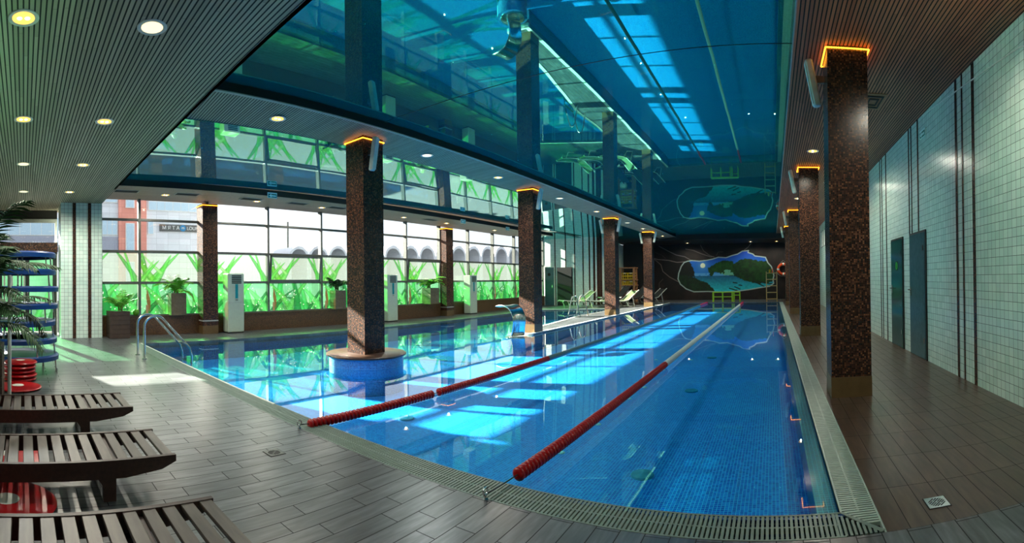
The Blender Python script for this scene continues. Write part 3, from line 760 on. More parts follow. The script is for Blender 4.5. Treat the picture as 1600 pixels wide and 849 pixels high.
# soffit air vents
for k, y in enumerate((2.35, 3.83, 5.55, 6.95, 8.3, 12.3)):
    t = thing('soffit_vent', 'dark slotted air vent in the window soffit, ' + ['nearest the tiled pier', 'left of the nearest window column', 'right of the nearest window column', 'between the exit sign and the tilted sash', 'left of the pedestal column', 'right of the pedestal column'][k], 'vent', (-10.7, y, 3.47), group='slotted vents in the window soffit')
    mb = MB().box(-.14, .14, -.30, .30, -.010, -.002)
    mb.build('grille_frame', 'trim', t); m2 = MB()
    for s_ in (-.09, -.03, .03, .09): m2.box(s_ - .018, s_ + .018, -.27, .27, -.014, -.009)
    m2.build('slots', 'dark', t)
t = thing('ceiling_vent', 'square louvred ceiling diffuser in the right wood ceiling', 'vent', (1.45, 6.65, ZR))
MB().box(-.15, .15, -.3, .3, -.012, -.001).build('frame', 'oak', t); m2 = MB()
for s_ in (.05, .10): 
    for a, b, c, d in ((-s_ - .02, s_ + .02, -s_ * 2 - .03, -s_ * 2 + .01), (-s_ - .02, s_ + .02, s_ * 2 - .01, s_ * 2 + .03), (-s_ - .02, -s_, -s_ * 2, s_ * 2), (s_, s_ + .02, -s_ * 2, s_ * 2)): m2.box(a, b, c, d, -.02, -.011)
m2.build('louvres', 'dark', t)

# exit signs
def exit_sign(loc, rz, label, flip=1, w_=.26, h=.13):
    t = thing('exit_sign', label, 'sign', loc, rz)
    MB().box(-.008, .008, -w_ / 2, w_ / 2, -h / 2, h / 2).build('board', 'exit_w', t)
    MB().box(.008, .010, -w_ / 2 + .02, w_ / 2 - .012, -h / 2 + .015, h / 2 - .03).build('green_field', 'exit_g', t)
    f = flip
    MB().extr([(-.10 * f, -.01), (-.03 * f, .035), (-.03 * f, .008), (.10 * f, .008), (.10 * f, -.028), (-.03 * f, -.028), (-.03 * f, -.050)], 'x', .010, .012).build('arrow', 'exit_w', t)
exit_sign((-9.87, 5.69, 3.43), 0, 'green exit arrow sign hanging at the soffit edge, nearest the tiled pier')
exit_sign((-9.87, 13.05, 3.40), 0, 'green exit arrow sign at the soffit edge above the far window column')
exit_sign((-9.87, 15.95, 3.40), 0, 'green exit arrow sign at the soffit edge, farthest from the tiled pier')
exit_sign((XR - .012, 7.0, 3.50), PI, 'green exit arrow sign high on the right tiled wall')
# cable along the right wall
o = MB().tube([(XR - .012, 3.0, 3.22), (XR - .012, 4.0, 3.50), (XR - .012, 7.0, 3.78)], .008, 6).build('wall_cable', 'white'); tag(o, 'thin white cable running up the right tiled wall', 'cable')

# ------------------------------------------------------------------ doors on the right wall and the curved wall
def wall_door(n, y0, y1, h, mat, badge=None, handle_y=None, hm='mullion'):
    t = thing('door_%d' % n, None, None, (XR, y0, 0)); t['kind'] = 'structure'; w_ = y1 - y0
    MB().box(-.022, -.002, -.03, 0, 0, h + .03).box(-.022, -.002, w_, w_ + .03, 0, h + .03).box(-.022, -.002, 0, w_, h, h + .03).build('frame', 'doorframe', t)
    d = MB().box(-.03, -.004, .005, w_ - .005, .015, h - .005).build('leaf', mat, t)
    if badge:
        MB().lathe([(0, -.034), (.085, -.034), (.085, -.03)], (0, w_ * .45, badge), 28, 'x').build('badge_rim', 'doorframe', t)
        MB().lathe([(0, -.037), (.07, -.037), (.07, -.034)], (0, w_ * .45, badge), 28, 'x').build('badge', 'badge', t)
        # little bather figure on the badge
        MB().lathe([(0, -.040), (.013, -.040), (.013, -.037)], (0, w_ * .45, badge + .035), 12, 'x').box(-.040, -.037, w_ * .45 - .012, w_ * .45 + .012, badge - .04, badge + .018).build('badge_figure', 'doorframe', t)
    hy = handle_y
    h_ = MB().box(-.035, -.028, hy - .02, hy + .02, .98, 1.14); h_.tube([(-.03, hy, 1.08), (-.08, hy, 1.08), (-.08, hy - .10 if hy > w_ / 2 else hy + .10, 1.08)], .011, 8)
    h_.build('handle', hm, t, smooth=True)
    for z in (.3, h - .25): MB().box(-.036, -.028, w_ - hy - .018, w_ - hy + .018, z - .04, z + .04).build('hinge', 'steel', t)
    return t
wall_door(1, 8.241, 9.024, 1.985, 'door_d', 1.50, .72)
wall_door(2, 6.948, 7.75, 1.99, 'door_b', None, .735, 'steel')
def arc_door(n, pxa, pxb, h, mat, sign):
    a, b = on_arc(math.tan((pxa - X0) / F_PX))[0], on_arc(math.tan((pxb - X0) / F_PX))[0]
    w_ = (b - a).length; t = thing('door_%d' % n, None, None, (a.x, a.y, 0), math.atan2(b.y - a.y, b.x - a.x)); t['kind'] = 'structure'
    MB().box(-.05, 0, -.05, 0, 0, h + .05).box(w_, w_ + .05, -.05, 0, 0, h + .05).box(0, w_, -.05, 0, h, h + .05).build('frame', 'doorframe' if not sign else 'coping', t)
    MB().box(0, w_, -.06, -.01, .01, h).build('leaf', mat, t)
    if sign:
        MB().lathe([(0, -.066), (.085, -.066), (.085, -.06)], (w_ * .48, 0, 1.68), 24, 'y').build('badge', 'doorframe', t)
        MB().box(w_ - .12, w_ - .07, -.075, -.055, .95, 1.12).build('handle', 'steel', t)
arc_door(3, 852, 866, 2.06, 'door_b', True)
arc_door(4, 872.5, 893.5, 2.0, 'doorframe', False)
for k, y in enumerate((20.9, 21.6, 22.2)):
    t = thing('window_%d' % (nwin + 2 + k), None, None, (XR, y, 0)); t['kind'] = 'structure'
    MB().box(-.02, -.001, -.22, .22, 2.7, 3.45).build('frame', 'mullion', t); MB().box(-.024, -.019, -.17, .17, 2.74, 3.41).build('pane', 'white', t)

# ------------------------------------------------------------------ mural
def mural():
    W_, H_ = 10.1, 3.55; step = .022; nx, nz = int(W_ / step), int(H_ / step)
    X0m = -7.95
    xs, zs = np.meshgrid(np.linspace(0, W_, nx), np.linspace(0, H_, nz)); wx = xs + X0m; wz = zs
    r = np.random.default_rng(4)
    def noise(sc_, seed):
        rr = np.random.default_rng(seed); g = rr.random((64, 64)); u = xs / sc_ % 63; v = zs / sc_ % 63
        i, j = u.astype(int), v.astype(int); fu, fv = u - i, v - j; fu = fu * fu * (3 - 2 * fu); fv = fv * fv * (3 - 2 * fv)
        return (g[j, i] * (1 - fu) + g[j, i + 1] * fu) * (1 - fv) + (g[j + 1, i] * (1 - fu) + g[j + 1, i + 1] * fu) * fv
    fb = lambda s_, sd: noise(s_, sd) * .5 + noise(s_ / 2, sd + 1) * .3 + noise(s_ / 4, sd + 2) * .2
    lin = lambda c: np.array(srgb(*c)[:3])
    q = lambda x, y: (30 * math.tan((1000 + x / 6.667 - X0) / F_PX) , EYE + (YH + 2 - (370 + y / 6.667)) / F_PX * 30 / math.cos((1000 + x / 6.667 - X0) / F_PX))
    img = lin((12, 10, 10)) + (fb(.9, 1)[..., None] ** 3 * .9) * (lin((90, 66, 58)) - lin((12, 10, 10)))
    def inside(P):
        c = np.zeros(xs.shape, bool); n = len(P)
        for i in range(n):
            x1, z1 = P[i]; x2, z2 = P[(i + 1) % n]
            m = ((z1 > wz) != (z2 > wz)) & (wx < (x2 - x1) * (wz - z1) / (z2 - z1 + 1e-9) + x1); c ^= m
        return c
    def dist(P, closed=False):
        d = np.full(xs.shape, 9.); n = len(P)
        for i in range(n if closed else n - 1):
            a = np.array(P[i]); b = np.array(P[(i + 1) % n]); ab = b - a
            t_ = np.clip(((wx - a[0]) * ab[0] + (wz - a[1]) * ab[1]) / (ab @ ab + 1e-9), 0, 1)
            d = np.minimum(d, np.hypot(wx - a[0] - t_ * ab[0], wz - a[1] - t_ * ab[1]))
        return d
    # cracks and pale rock veins
    for ln, w_, c in (([(200, 95), (300, 150), (380, 190), (470, 210), (530, 245)], .035, (120, 116, 116)), ([(140, 220), (190, 235), (300, 245), (390, 268), (470, 262)], .035, (140, 130, 126)),
                      ([(140, 220), (220, 290), (240, 360), (310, 420), (400, 470)], .035, (132, 118, 110)), ([(480, 130), (560, 145), (640, 180), (740, 215), (770, 212)], .035, (128, 120, 116)),
                      ([(635, 90), (665, 150), (720, 195), (780, 220)], .03, (120, 110, 106)), ([(1165, 75), (1130, 120), (1090, 150)], .03, (130, 120, 116)),
                      ([(240, 440), (200, 480), (200, 540), (240, 600)], .03, (90, 80, 74)), ([(800, 200), (820, 165), (870, 165)], .025, (96, 86, 80)), ([(160, 160), (230, 190), (270, 225)], .02, (90, 80, 76))):
        d = dist([q(*p) for p in ln]); k = np.clip(1 - d / w_, 0, 1)[..., None]; img = img * (1 - k) + lin(c) * k
    dk = inside([q(*p) for p in ((225, 250), (390, 270), (440, 270), (400, 340), (395, 460), (310, 415), (245, 355))]); img[dk] *= .45
    out = [(495, 258), (540, 250), (620, 258), (700, 250), (760, 238), (820, 220), (900, 226), (960, 205), (1020, 190), (1070, 160), (1135, 155), (1128, 175), (1180, 192), (1200, 212), (1260, 220), (1310, 228), (1335, 285), (1370, 325),
           (1385, 370), (1395, 420), (1385, 460), (1392, 500), (1350, 530), (1250, 543), (1150, 560), (1000, 578), (850, 582), (700, 575), (560, 576), (480, 545), (420, 495), (396, 440), (405, 380), (432, 310), (462, 270)]
    P = [q(*p) for p in out]; ins = inside(P)
    zt, zh = q(700, 150)[1], q(700, 412)[1]; zb = q(700, 585)[1]
    k = np.clip((wz - zh) / (zt - zh), 0, 1)[..., None]
    skyc = lin((30, 130, 200)) * (1 - k) + lin((8, 70, 176)) * k
    kk = np.clip((zh - wz) / (zh - zb), 0, 1)[..., None]
    sea = lin((14, 92, 128)) * (1 - kk) + lin((40, 196, 206)) * kk; sea = sea * (.85 + .35 * noise(.08, 9)[..., None])
    pic = np.where((wz > zh)[..., None], skyc, sea)
    cl = (wz > zh) & (wz < q(0, 385)[1]) & (fb(.5, 30) > .42); pic[cl] = pic[cl] * .5 + lin((120, 190, 220)) * .5
    mx_, mz_ = q(656, 305); md = np.hypot(wx - mx_, wz - mz_)
    g_ = np.clip(1 - md / .6, 0, 1)[..., None] ** 2; pic = pic * (1 - .5 * g_) + lin((140, 200, 220)) * .5 * g_; pic[md < .155] = lin((226, 236, 210))
    def tree(P_, c0, c1, sd):
        m = inside([q(*p) for p in P_]); d = dist([q(*p) for p in P_], True); m |= (d < .10 * fb(.12, sd + 5) * 1.6)
        n_ = fb(.16, sd)[..., None]; cc = lin(c0) * (1 - n_) + lin(c1) * n_; pic[m] = cc[m]
    tree([(720, 340), (800, 300), (830, 275), (900, 265), (960, 280), (985, 330), (985, 405), (900, 395), (820, 370), (780, 350), (745, 405)], (3, 34, 16), (34, 104, 34), 40)
    m = inside([q(*p) for p in ((820, 370), (900, 350), (980, 360), (980, 408), (820, 408))]) & (fb(.2, 60) > .5); pic[m] = lin((110, 180, 150))
    tree([(975, 320), (1010, 285), (1060, 262), (1120, 250), (1200, 265), (1260, 280), (1330, 280), (1370, 330), (1392, 430), (1385, 470), (1250, 490), (1150, 470), (1060, 440), (990, 405)], (1, 18, 8), (26, 88, 24), 50)
    tree([(500, 262), (520, 290), (545, 340), (560, 410), (400, 412), (400, 300), (440, 270)], (2, 10, 10), (10, 28, 22), 70)
    tree([(400, 412), (470, 415), (560, 440), (640, 480), (700, 500), (760, 570), (560, 575), (470, 540), (396, 460)], (1, 18, 10), (16, 66, 26), 80)
    for ln in ([(1180, 470), (1230, 500), (1290, 530)], [(1230, 480), (1330, 500), (1385, 505)], [(930, 545), (1010, 570)], [(985, 530), (1040, 555)], [(970, 485), (1010, 492)], [(1030, 512), (1060, 518)]):
        d = dist([q(*p) for p in ln]); pic[d < .035] = lin((10, 44, 40))
    img[ins] = pic[ins]
    d = dist(P, True); k = np.clip(1.3 - d / .035, 0, 1)[..., None]; img = img * (1 - k) + lin((176, 196, 190)) * k
    me = painted_mesh('wall_mural', xs, zs, np.clip(img, 0, 1) ** 1.15 * 1.25, lambda a, b: (a + X0m, 29.99, b))
    me.materials.append(M['mural']); o = bpy.data.objects.new('wall_mural', me); COL.objects.link(o)
    tag(o, 'painted mural of a moonlit cove seen through dark rock on the far wall', 'mural'); o['kind'] = 'thing'
mural()

# ------------------------------------------------------------------ things at the far end
t = thing('lifeguard_bench', 'lime green metal frame bench at the far pool end below the mural', 'bench', (-3.45, 27.1, 0))
for x in (0, .55, 1.10, 1.20, 1.54):
    MB().box(x, x + .045, 0, .05, 0, .53).build('leg', 'lime', t); MB().box(x, x + .045, .40, .45, 0, .53).build('leg', 'lime', t)
MB().box(0, 1.585, 0, .45, .53, .575).build('seat', 'lime', t)
MB().box(.04, 1.12, .01, .04, .27, .31).box(1.2, 1.56, .01, .04, .36, .40).build('cross_rail', 'lime', t)
t = thing('wooden_ladder', 'upright varnished wooden ladder frame at the far right pool corner', 'ladder', (-.37, 26.5, 0))
for x in (0, .58): MB().box(x, x + .05, 0, .06, 0, 1.69).build('side_rail', 'tan', t)
for z in (.14, .50, .87, 1.23, 1.58): MB().box(.05, .58, .01, .045, z, z + .045).build('rung', 'tan', t)
o = MB().lathe([(0, 0), (.045, 0), (.055, .14), (.04, .15), (.04, .18), (0, .18)], (-.15, 26.53, 1.625), 16).build('plastic_cup', 'yellow', smooth=True); tag(o, 'yellow plastic cup standing on the top rung of the wooden ladder', 'cup')
o = MB().lathe([(0, 0), (.055, 0), (.02, .12), (.03, .22), (0, .23)], (.0, 26.53, 1.625), 16).build('plastic_bottle', 'orange', smooth=True); tag(o, 'orange bottle standing on the top rung of the wooden ladder', 'bottle')
t = thing('life_ring', 'orange life ring with white bands hanging on the mural wall', 'life ring', (.68, 29.86, 1.87))
R_, r_ = .31, .085
MB().tube([(R_ * math.cos(a), 0, R_ * math.sin(a)) for a in np.linspace(0, 2 * PI, 41)[:-1]], r_, 14, closed=True).build('ring', 'orange', t, smooth=True)
for a0 in (0, PI / 2, PI, 3 * PI / 2):
    MB().tube([(R_ * math.cos(a), 0, R_ * math.sin(a)) for a in np.linspace(a0 - .16, a0 + .16, 5)], r_ + .006, 14).build('band', 'white', t, smooth=True)
MB().tube([(-.3, -.02, .25), (0, -.02, .56), (.3, -.02, .25)], .012, 6).tube([(.43 * math.cos(a), -.02, .43 * math.sin(a) - .02) for a in np.linspace(PI * 1.1, PI * 1.9, 10)], .012, 6).build('grab_line', 'trim', t)

def lounger(x, y, rz, label, mesh, frame, group=None):
    t = thing('sun_lounger', label, 'sun lounger', (x, y, 0), rz, group)
    top = [(-.95, .36), (-.5, .30), (-.05, .29), (.25, .33), (.62, .62), (.85, .78)]
    vs, fs = [], []
    for (a, z) in top:
        for s_ in (-.28, .28): vs += [(a, s_, z), (a, s_, z - .05)]
    n = len(top)
    for i in range(n - 1):
        b = i * 4; c = b + 4; fs += [(b, b + 2, c + 2, c), (b + 1, c + 1, c + 3, b + 3), (b, c, c + 1, b + 1), (b + 2, b + 3, c + 3, c + 2)]
    fs += [(0, 1, 3, 2), (n * 4 - 4, n * 4 - 2, n * 4 - 1, n * 4 - 3)]
    MB().add(vs, fs).build('bed', mesh, t)
    for s_ in (-.30, .30):
        MB().tube([(-1.0, s_, .30), (-.95, s_, .36), (-.5, s_, .31), (0, s_, .29), (.28, s_, .34), (.65, s_, .64), (.9, s_, .82)], .022, 8).build('side_rail', frame, t, smooth=True)
        MB().tube([(-.75, s_, .32), (-.62, s_, .02), (-.45, s_, .0), (-.3, s_, .0)], .02, 8).build('leg', frame, t, smooth=True)
        MB().tube([(.1, s_, .30), (.3, s_, .02), (.5, s_, .0), (.62, s_, .0), (.5, s_, .5)], .02, 8).build('leg', frame, t, smooth=True)
    return t
lounger(-9.55, 22.1, .9, 'green mesh sun lounger farthest left before the curved tiled wall', 'lounge_g', 'lounge_w')
lounger(-8.45, 22.3, .9, 'green mesh sun lounger in the middle of the three behind the steel ladder rails', 'lounge_g', 'lounge_w')
lounger(-7.4, 22.4, .9, 'green mesh sun lounger on the right, partly behind the walkway column', 'lounge_g', 'lounge_w')
a = lounger(-8.35, 24.3, .9, 'charcoal sun lounger behind the green ones, by the curved wall', 'lounge_d', 'bench_dark'); a.scale = (1, 1, 1.25)
a = lounger(-7.35, 24.45, .9, 'charcoal sun lounger behind the green ones, nearer the walkway column', 'lounge_d', 'bench_dark'); a.scale = (1, 1, 1.25)
lounger(-7.75, 26.0, .9, 'pale framed grey sun lounger before the shelf with yellow crates', 'lounge_d', 'lounge_w')
lounger(-6.8, 26.1, .9, 'pale framed grey sun lounger between the shelf and the farthest walkway column', 'lounge_d', 'lounge_w')
# shelf with yellow crates
t = thing('wooden_shelf', 'open oak shelf stand holding yellow crates beside the far walkway', 'shelf', (-9.0, 27.0, 0))
for x in (0, .86): 
    for y in (0, .5): MB().box(x, x + .12, y, y + .06, 0, 2.05).build('post', 'oak', t)
for z, nm in ((.98, 'shelf'), (1.30, 'shelf'), (2.02, 'top')): MB().box(-.03, 1.02, -.03, .58, z, z + .06).build(nm, 'oak', t)
def crate(x, z, label, h):
    t = thing('plastic_crate', label, 'crate', (x, 27.05, z), group='yellow crates on the shelf stand')
    mb = MB(); w_, d_ = .38, .42
    mb.box(0, w_, 0, d_, 0, .02); 
    for (a, b, c, d) in ((0, w_, 0, .02), (0, w_, d_ - .02, d_), (0, .02, 0, d_), (w_ - .02, w_, 0, d_)): mb.box(a, b, c, d, 0, .05).box(a, b, c, d, h - .05, h); mb.box(a, b, c, d, h * .45, h * .58)
    for x_ in (0, .12, .24, .355): mb.box(x_, x_ + .025, 0, .02, 0, h)
    mb.build('body', 'yellow', t); MB().box(.12, .26, -.012, 0, h - .045, h - .01).build('handle', 'white', t)
crate(.14 - 9.0, 1.36, 'yellow plastic crate on the upper shelf of the oak stand, left one', .40)
crate(.54 - 9.0, 1.36, 'yellow plastic crate on the upper shelf of the oak stand, right one', .40)
crate(.14 - 9.0, 1.04, 'low yellow crate on the lower shelf of the oak stand, left one', .22)
crate(.54 - 9.0, 1.04, 'low yellow crate on the lower shelf of the oak stand, right one', .22)
o = MB().lathe([(.26 * math.sin(a), .26 - .26 * math.cos(a)) for a in np.linspace(0, PI, 17)], (-8.75, 27.25, .46), 24).build('exercise_ball', 'white', smooth=True); tag(o, 'pale grey exercise ball below the yellow crates', 'ball')
MB().box(-9.0, -8.1, 27.02, 27.5, .42, .46).build('low_shelf', 'oak', None)['kind'] = 'thing'
bpy.data.objects['low_shelf'].parent = t; bpy.data.objects['low_shelf'].matrix_parent_inverse = Matrix.Translation((9.0, -27.0, 0))
S(MB().box(-9.1, -7.9, 28.2, 28.3, 0, 3.55), 'wall_alcove', 'dark')

# ------------------------------------------------------------------ air conditioners
def ac_unit(y, label, rz=0):
    t = thing('air_conditioner', label, 'air conditioner', (-11.72, y, 0), rz)
    MB().bbox(-.17, .17, -.24, .24, .03, 1.60, .02).build('casing', 'ac', t)
    MB().box(-.15, .16, -.22, .22, 0, .03).build('foot', 'dark', t)
    mb = MB()
    for k in range(5): mb.box(.168, .174, -.13, .16, 1.55 - .048 * k - .030, 1.55 - .048 * k)
    mb.build('outlet_louvres', 'dark', t)
    MB().box(.17, .176, -.025, .055, .93, 1.31).build('display', 'teal', t)
    MB().box(.17, .174, -.02, .05, .88, .90).build('nameplate', 'mullion', t)
    MB().box(.168, .173, -.225, .225, .82, .826).build('seam', 'trim', t)
ac_unit(5.52, 'tall ivory floor-standing air conditioner right of the nearest window column')
ac_unit(11.30, 'tall ivory floor-standing air conditioner half hidden behind the pedestal column')
ac_unit(15.95, 'tall ivory floor-standing air conditioner right of the far window column')

# ------------------------------------------------------------------ plants
def frond(mb, base, az, length, lift, droop, nl=16, lw=.028, ll=.3, seed=0):
    r = random.Random(seed); pts = []; p = Vector(base); n = 12
    for i in range(n + 1):
        k = i / n; pts.append(p.copy()); e = lift - droop * k * 1.15
        p = p + Vector((math.cos(az) * math.cos(e), math.sin(az) * math.cos(e), math.sin(e))) * (length / n)
    mb.tube(pts, [.010 * (1 - .8 * i / n) + .002 for i in range(n + 1)], 5)
    side = Vector((-math.sin(az), math.cos(az), 0))
    for j in range(nl):
        k = .16 + .84 * j / nl; f = k * n; i = min(int(f), n - 1); q = pts[i].lerp(pts[i + 1], f - i); d = (pts[i + 1] - pts[i]).normalized()
        l_ = ll * (math.sin(PI * min(1, .18 + k * .80)) ** .6) * r.uniform(.85, 1.1)
        for s_ in (-1, 1):
            dirn = (d * .62 + side * s_ * .75 + Vector((0, 0, -.28 + r.uniform(-.12, .12)))).normalized()
            up_ = dirn.cross(side * s_ * .3 + d).normalized(); wv = dirn.cross(up_).normalized() * lw * .5
            m = q + dirn * l_ * .45 + Vector((0, 0, .012)); e = q + dirn * l_ + Vector((0, 0, -.06 * l_))
            mb.add([q - wv * .4, q + wv * .4, m + wv, e, m - wv, m + Vector((0, 0, .006))], [(0, 1, 5), (1, 2, 5), (2, 3, 5), (3, 4, 5), (4, 0, 5)])
def palm(t, z0, specs, leafmat='leaf', stems=3, nl=16, ll=.3, lw=.028):
    st = MB()
    for i in range(stems):
        a = i * 2 * PI / stems + .4; st.tube([(.05 * math.cos(a), .05 * math.sin(a), z0 - .05), (.06 * math.cos(a), .06 * math.sin(a), z0 + .18)], [.02, .012], 7)
    st.build('stem', 'bark', t)
    for i, (az, ln, li, dr, zo) in enumerate(specs):
        mb = MB(); frond(mb, (.03 * math.cos(az), .03 * math.sin(az), z0 + zo), az, ln, li, dr, nl=nl, ll=ll, lw=lw, seed=i * 3 + 1)
        mb.build('frond', leafmat, t)
def planter_box(loc, w_, h, mat, label, name='wooden_planter', cat='planter', slat=True):
    t = thing(name, label, cat, loc); mb = MB(); n = max(3, int(h / .095)); s = h / n
    for k in range(n): mb.box(-w_ / 2, w_ / 2, -w_ / 2, w_ / 2, k * s + .006, (k + 1) * s)
    mb.box(-w_ / 2 + .01, w_ / 2 - .01, -w_ / 2 + .01, w_ / 2 - .01, 0, h - .02); mb.build('slatted_box', mat, t)
    MB().box(-w_ / 2 + .03, w_ / 2 - .03, -w_ / 2 + .03, w_ / 2 - .03, h - .0, h + .004).build('soil', 'soil', t)
    return t
planter_box((-11.62, 2.33, 0), .5, .66, 'planter_d', 'dark slatted wooden planter on the floor beside the tiled pier')
r5 = random.Random(5)
t = thing('potted_palm', 'small feathery palm growing from the dark floor planter by the pier', 'plant', (-11.62, 2.40, .66))
palm(t, 0, [(i * 2.4 + .3, r5.uniform(.4, .62), r5.uniform(.9, 1.35), r5.uniform(.5, 1.2), r5.uniform(0, .1)) for i in range(11)], 'leaf_y', 3, 13, .2, .02)
planter_box((-12.0, 3.98, .505), .42, .58, 'planter', 'square slatted planter on the window sill left of the nearest window column')
t = thing('potted_plant', 'bright drooping leafy plant in the sill planter left of the nearest column', 'plant', (-12.0, 3.98, 1.09))
palm(t, 0, [(i * 2.4, r5.uniform(.45, .75), r5.uniform(.5, 1.3), r5.uniform(1.0, 2.0), r5.uniform(0, .12)) for i in range(14)], 'leaf_y', 3, 10, .17, .045)
planter_box((-12.0, 9.25, .505), .42, .58, 'planter', 'square slatted planter on the sill half behind the pedestal column')
t = thing('potted_plant', 'green palm-like plant in the sill planter half behind the pedestal column', 'plant', (-12.0, 9.25, 1.09))
palm(t, 0, [(i * 2.4, r5.uniform(.5, .75), r5.uniform(.6, 1.3), r5.uniform(.8, 1.8), r5.uniform(0, .12)) for i in range(11)], 'leaf', 3, 11, .2, .04)
planter_box((-11.92, 13.62, .505), .50, .60, 'planter', 'square slatted planter on the sill beside the far window column')
t = thing('potted_plant', 'broad leafy plant in the sill planter beside the far window column', 'plant', (-11.92, 13.55, 1.11))
palm(t, 0, [(i * 2.4, r5.uniform(.55, .85), r5.uniform(.5, 1.25), r5.uniform(1.0, 1.9), r5.uniform(0, .12)) for i in range(12)], 'leaf_y', 3, 9, .2, .07)
o = MB().lathe([(.09 * math.sin(a), .09 - .09 * math.cos(a)) for a in np.linspace(0, PI, 13)], (-12.0, 2.88, .505), 18).build('moss_ball', 'leaf_y', smooth=True); tag(o, 'small green moss ball lying on the window sill near the pier', 'ball')
# big palm at the left edge
planter_box((-5.42, -.54, 0), .62, .62, 'planter_d', 'tall dark planter at the left edge behind the benches')
t = thing('potted_palm', 'large dark green palm rising from the planter at the left edge', 'plant', (-5.42, -.54, .62)); r6 = random.Random(11)
palm(t, 0, [(r6.uniform(-.3, 2.2) if i % 3 else r6.uniform(2.5, 5.9), r6.uniform(.75, 1.25), r6.uniform(.55, 1.45), r6.uniform(.9, 2.0), r6.uniform(.0, .9)) for i in range(30)], 'leaf', 5, 24, .30, .024)
MB().tube([(0, 0, -.02), (.03, .04, .5), (.0, .03, 1.0)], .03, 8).build('trunk', 'bark', t)
o = MB().tube([(-5.62, -.165, .0), (-5.62, -.165, 1.42)], .024, 10).build('metal_post', 'white', smooth=True); tag(o, 'pale metal post standing beside the dark planter at the left edge', 'post')

# ------------------------------------------------------------------ trampolines and red discs
def trampoline_proto():
    t = thing('mini_trampoline', 'x', 'trampoline', (0, 0, 9)); R = .53
    MB().tube([(R * math.cos(a), R * math.sin(a), 0) for a in np.linspace(0, 2 * PI, 49)[:-1]], .016, 8, closed=True).build('hoop', 'steel', t, smooth=True)
    MB().lathe([(.40, .012), (.44, .03), (.53, .034), (.555, .01), (.55, -.05), (.535, -.05), (.53, .0), (.41, .004), (.40, .012)], n=48).build('pad', 'blue', t, smooth=True)
    MB().lathe([(0, .006), (.41, .008), (.41, .0), (0, -.004)], n=40).build('jumping_bed', 'mesh_bed', t, smooth=True)
    for k in range(6):
        a = k * PI / 3 + .35; MB().tube([(.50 * math.cos(a), .50 * math.sin(a), -.01), (.52 * math.cos(a), .52 * math.sin(a), -.235)], .013, 8).lathe([(0, -.245), (.018, -.245), (.018, -.20), (0, -.20)], (.52 * math.cos(a), .52 * math.sin(a), 0), 10).build('leg', 'steel', t, smooth=True)
    return t
tp = trampoline_proto()
pos = ['bottom of the stack on the floor', 'second from the floor in the stack', 'third from the floor in the stack', 'fourth from the floor in the stack', 'third from the top of the stack', 'second from the top of the stack', 'topmost of the stack']
for k in range(7):
    loc = (-7.28 + .02 * math.sin(k * 2.1), -.04 + .025 * math.cos(k * 1.7), .246 + k * .252); lb = 'blue-rimmed mini trampoline, ' + pos[k]
    if k == 0: tp.location = loc; tp['label'] = lb; tp['group'] = 'stacked mini trampolines'
    else: dup(tp, loc, k * .13, lb, 'stacked mini trampolines')
def disc_proto(R, h):
    t = thing('balance_disc', 'x', 'balance disc', (0, 0, 9))
    MB().lathe([(0, 0), (R * .8, 0), (R * .97, h * .3), (R, h * .55), (R * .95, h * .8), (R * .7, h), (0, h * 1.02)], n=40).build('body', 'red', t, smooth=True)
    MB().lathe([(.055, h * 1.02), (.06, h * 1.06), (0, h * 1.06)], n=20).build('valve_cap', 'white', t)
    return t
d1 = disc_proto(.23, .05)
st = ['bottom one in the stack', 'second from the bottom in the stack', 'middle one in the stack', 'second from the top in the stack', 'top one in the stack']
for k in range(5):
    loc = (-6.58 + .01 * (k % 2), -.05 + .012 * math.sin(k * 2), .0 + k * .055); lb = 'round red balance disc, %s by the trampolines' % st[k]
    if k == 0: d1.location = loc; d1['label'] = lb; d1['group'] = 'stacked red balance discs'
    else: dup(d1, loc, 0, lb, 'stacked red balance discs')
for (x, y), lb in (((-6.04, -.07), 'single red balance disc on the floor before the stacked discs'), ((-3.61, -.12), 'red balance disc on the floor under the middle bench'), ((-2.83, -.10), 'red balance disc on the floor between middle and nearest bench'), ((-1.95, -.15), 'red balance disc on the floor beneath the nearest bench')):
    d = dup(d1, (x, y, 0), 0, lb); del d['group']; d.scale = (1.3, 1.3, .8)

# ------------------------------------------------------------------ slatted benches
def bench_proto():
    t = thing('slatted_bench', 'x', 'bench', (0, 0, 9)); L_ = 2.1; W_ = .57; zt = .245
    sm = MB().bbox(.02, W_ - .02, 0, .066, zt - .022, zt, .004).mesh('slat'); sm.materials.append(M['bench'])
    n = 21; pitch = (L_ - .10) / n
    for k in range(n):
        w_ = .0 if k else .0
        o = bpy.data.objects.new('slat', sm); COL.objects.link(o); o.parent = t; o.location = (0, -.075 - k * pitch, 0)
    for x in (0, W_ - .03):
        P = [(0, zt + .004), (0, zt - .035), (-.09, zt - .075), (-.32, zt - .105), (-L_ + .3, zt - .105), (-L_, zt - .05), (-L_, zt + .004)]
        MB().extr([(y, z) for y, z in P], 'x', x, x + .03).build('side_rail', 'bench_dark', t)
    for x in (.012, W_ - .072):
        for y in (-.45, -L_ + .35):
            MB().extr([(y, 0), (y + .075, 0), (y + .075, zt - .10), (y - .04, zt - .10), (y, zt - .16)], 'x', x, x + .06).build('leg', 'bench_dark', t)
    for y in (-.40, -1.05, -1.7): MB().box(.03, W_ - .03, y, y + .04, zt - .07, zt - .024).build('cross_bar', 'bench_dark', t)
    return t
bp_ = bench_proto()
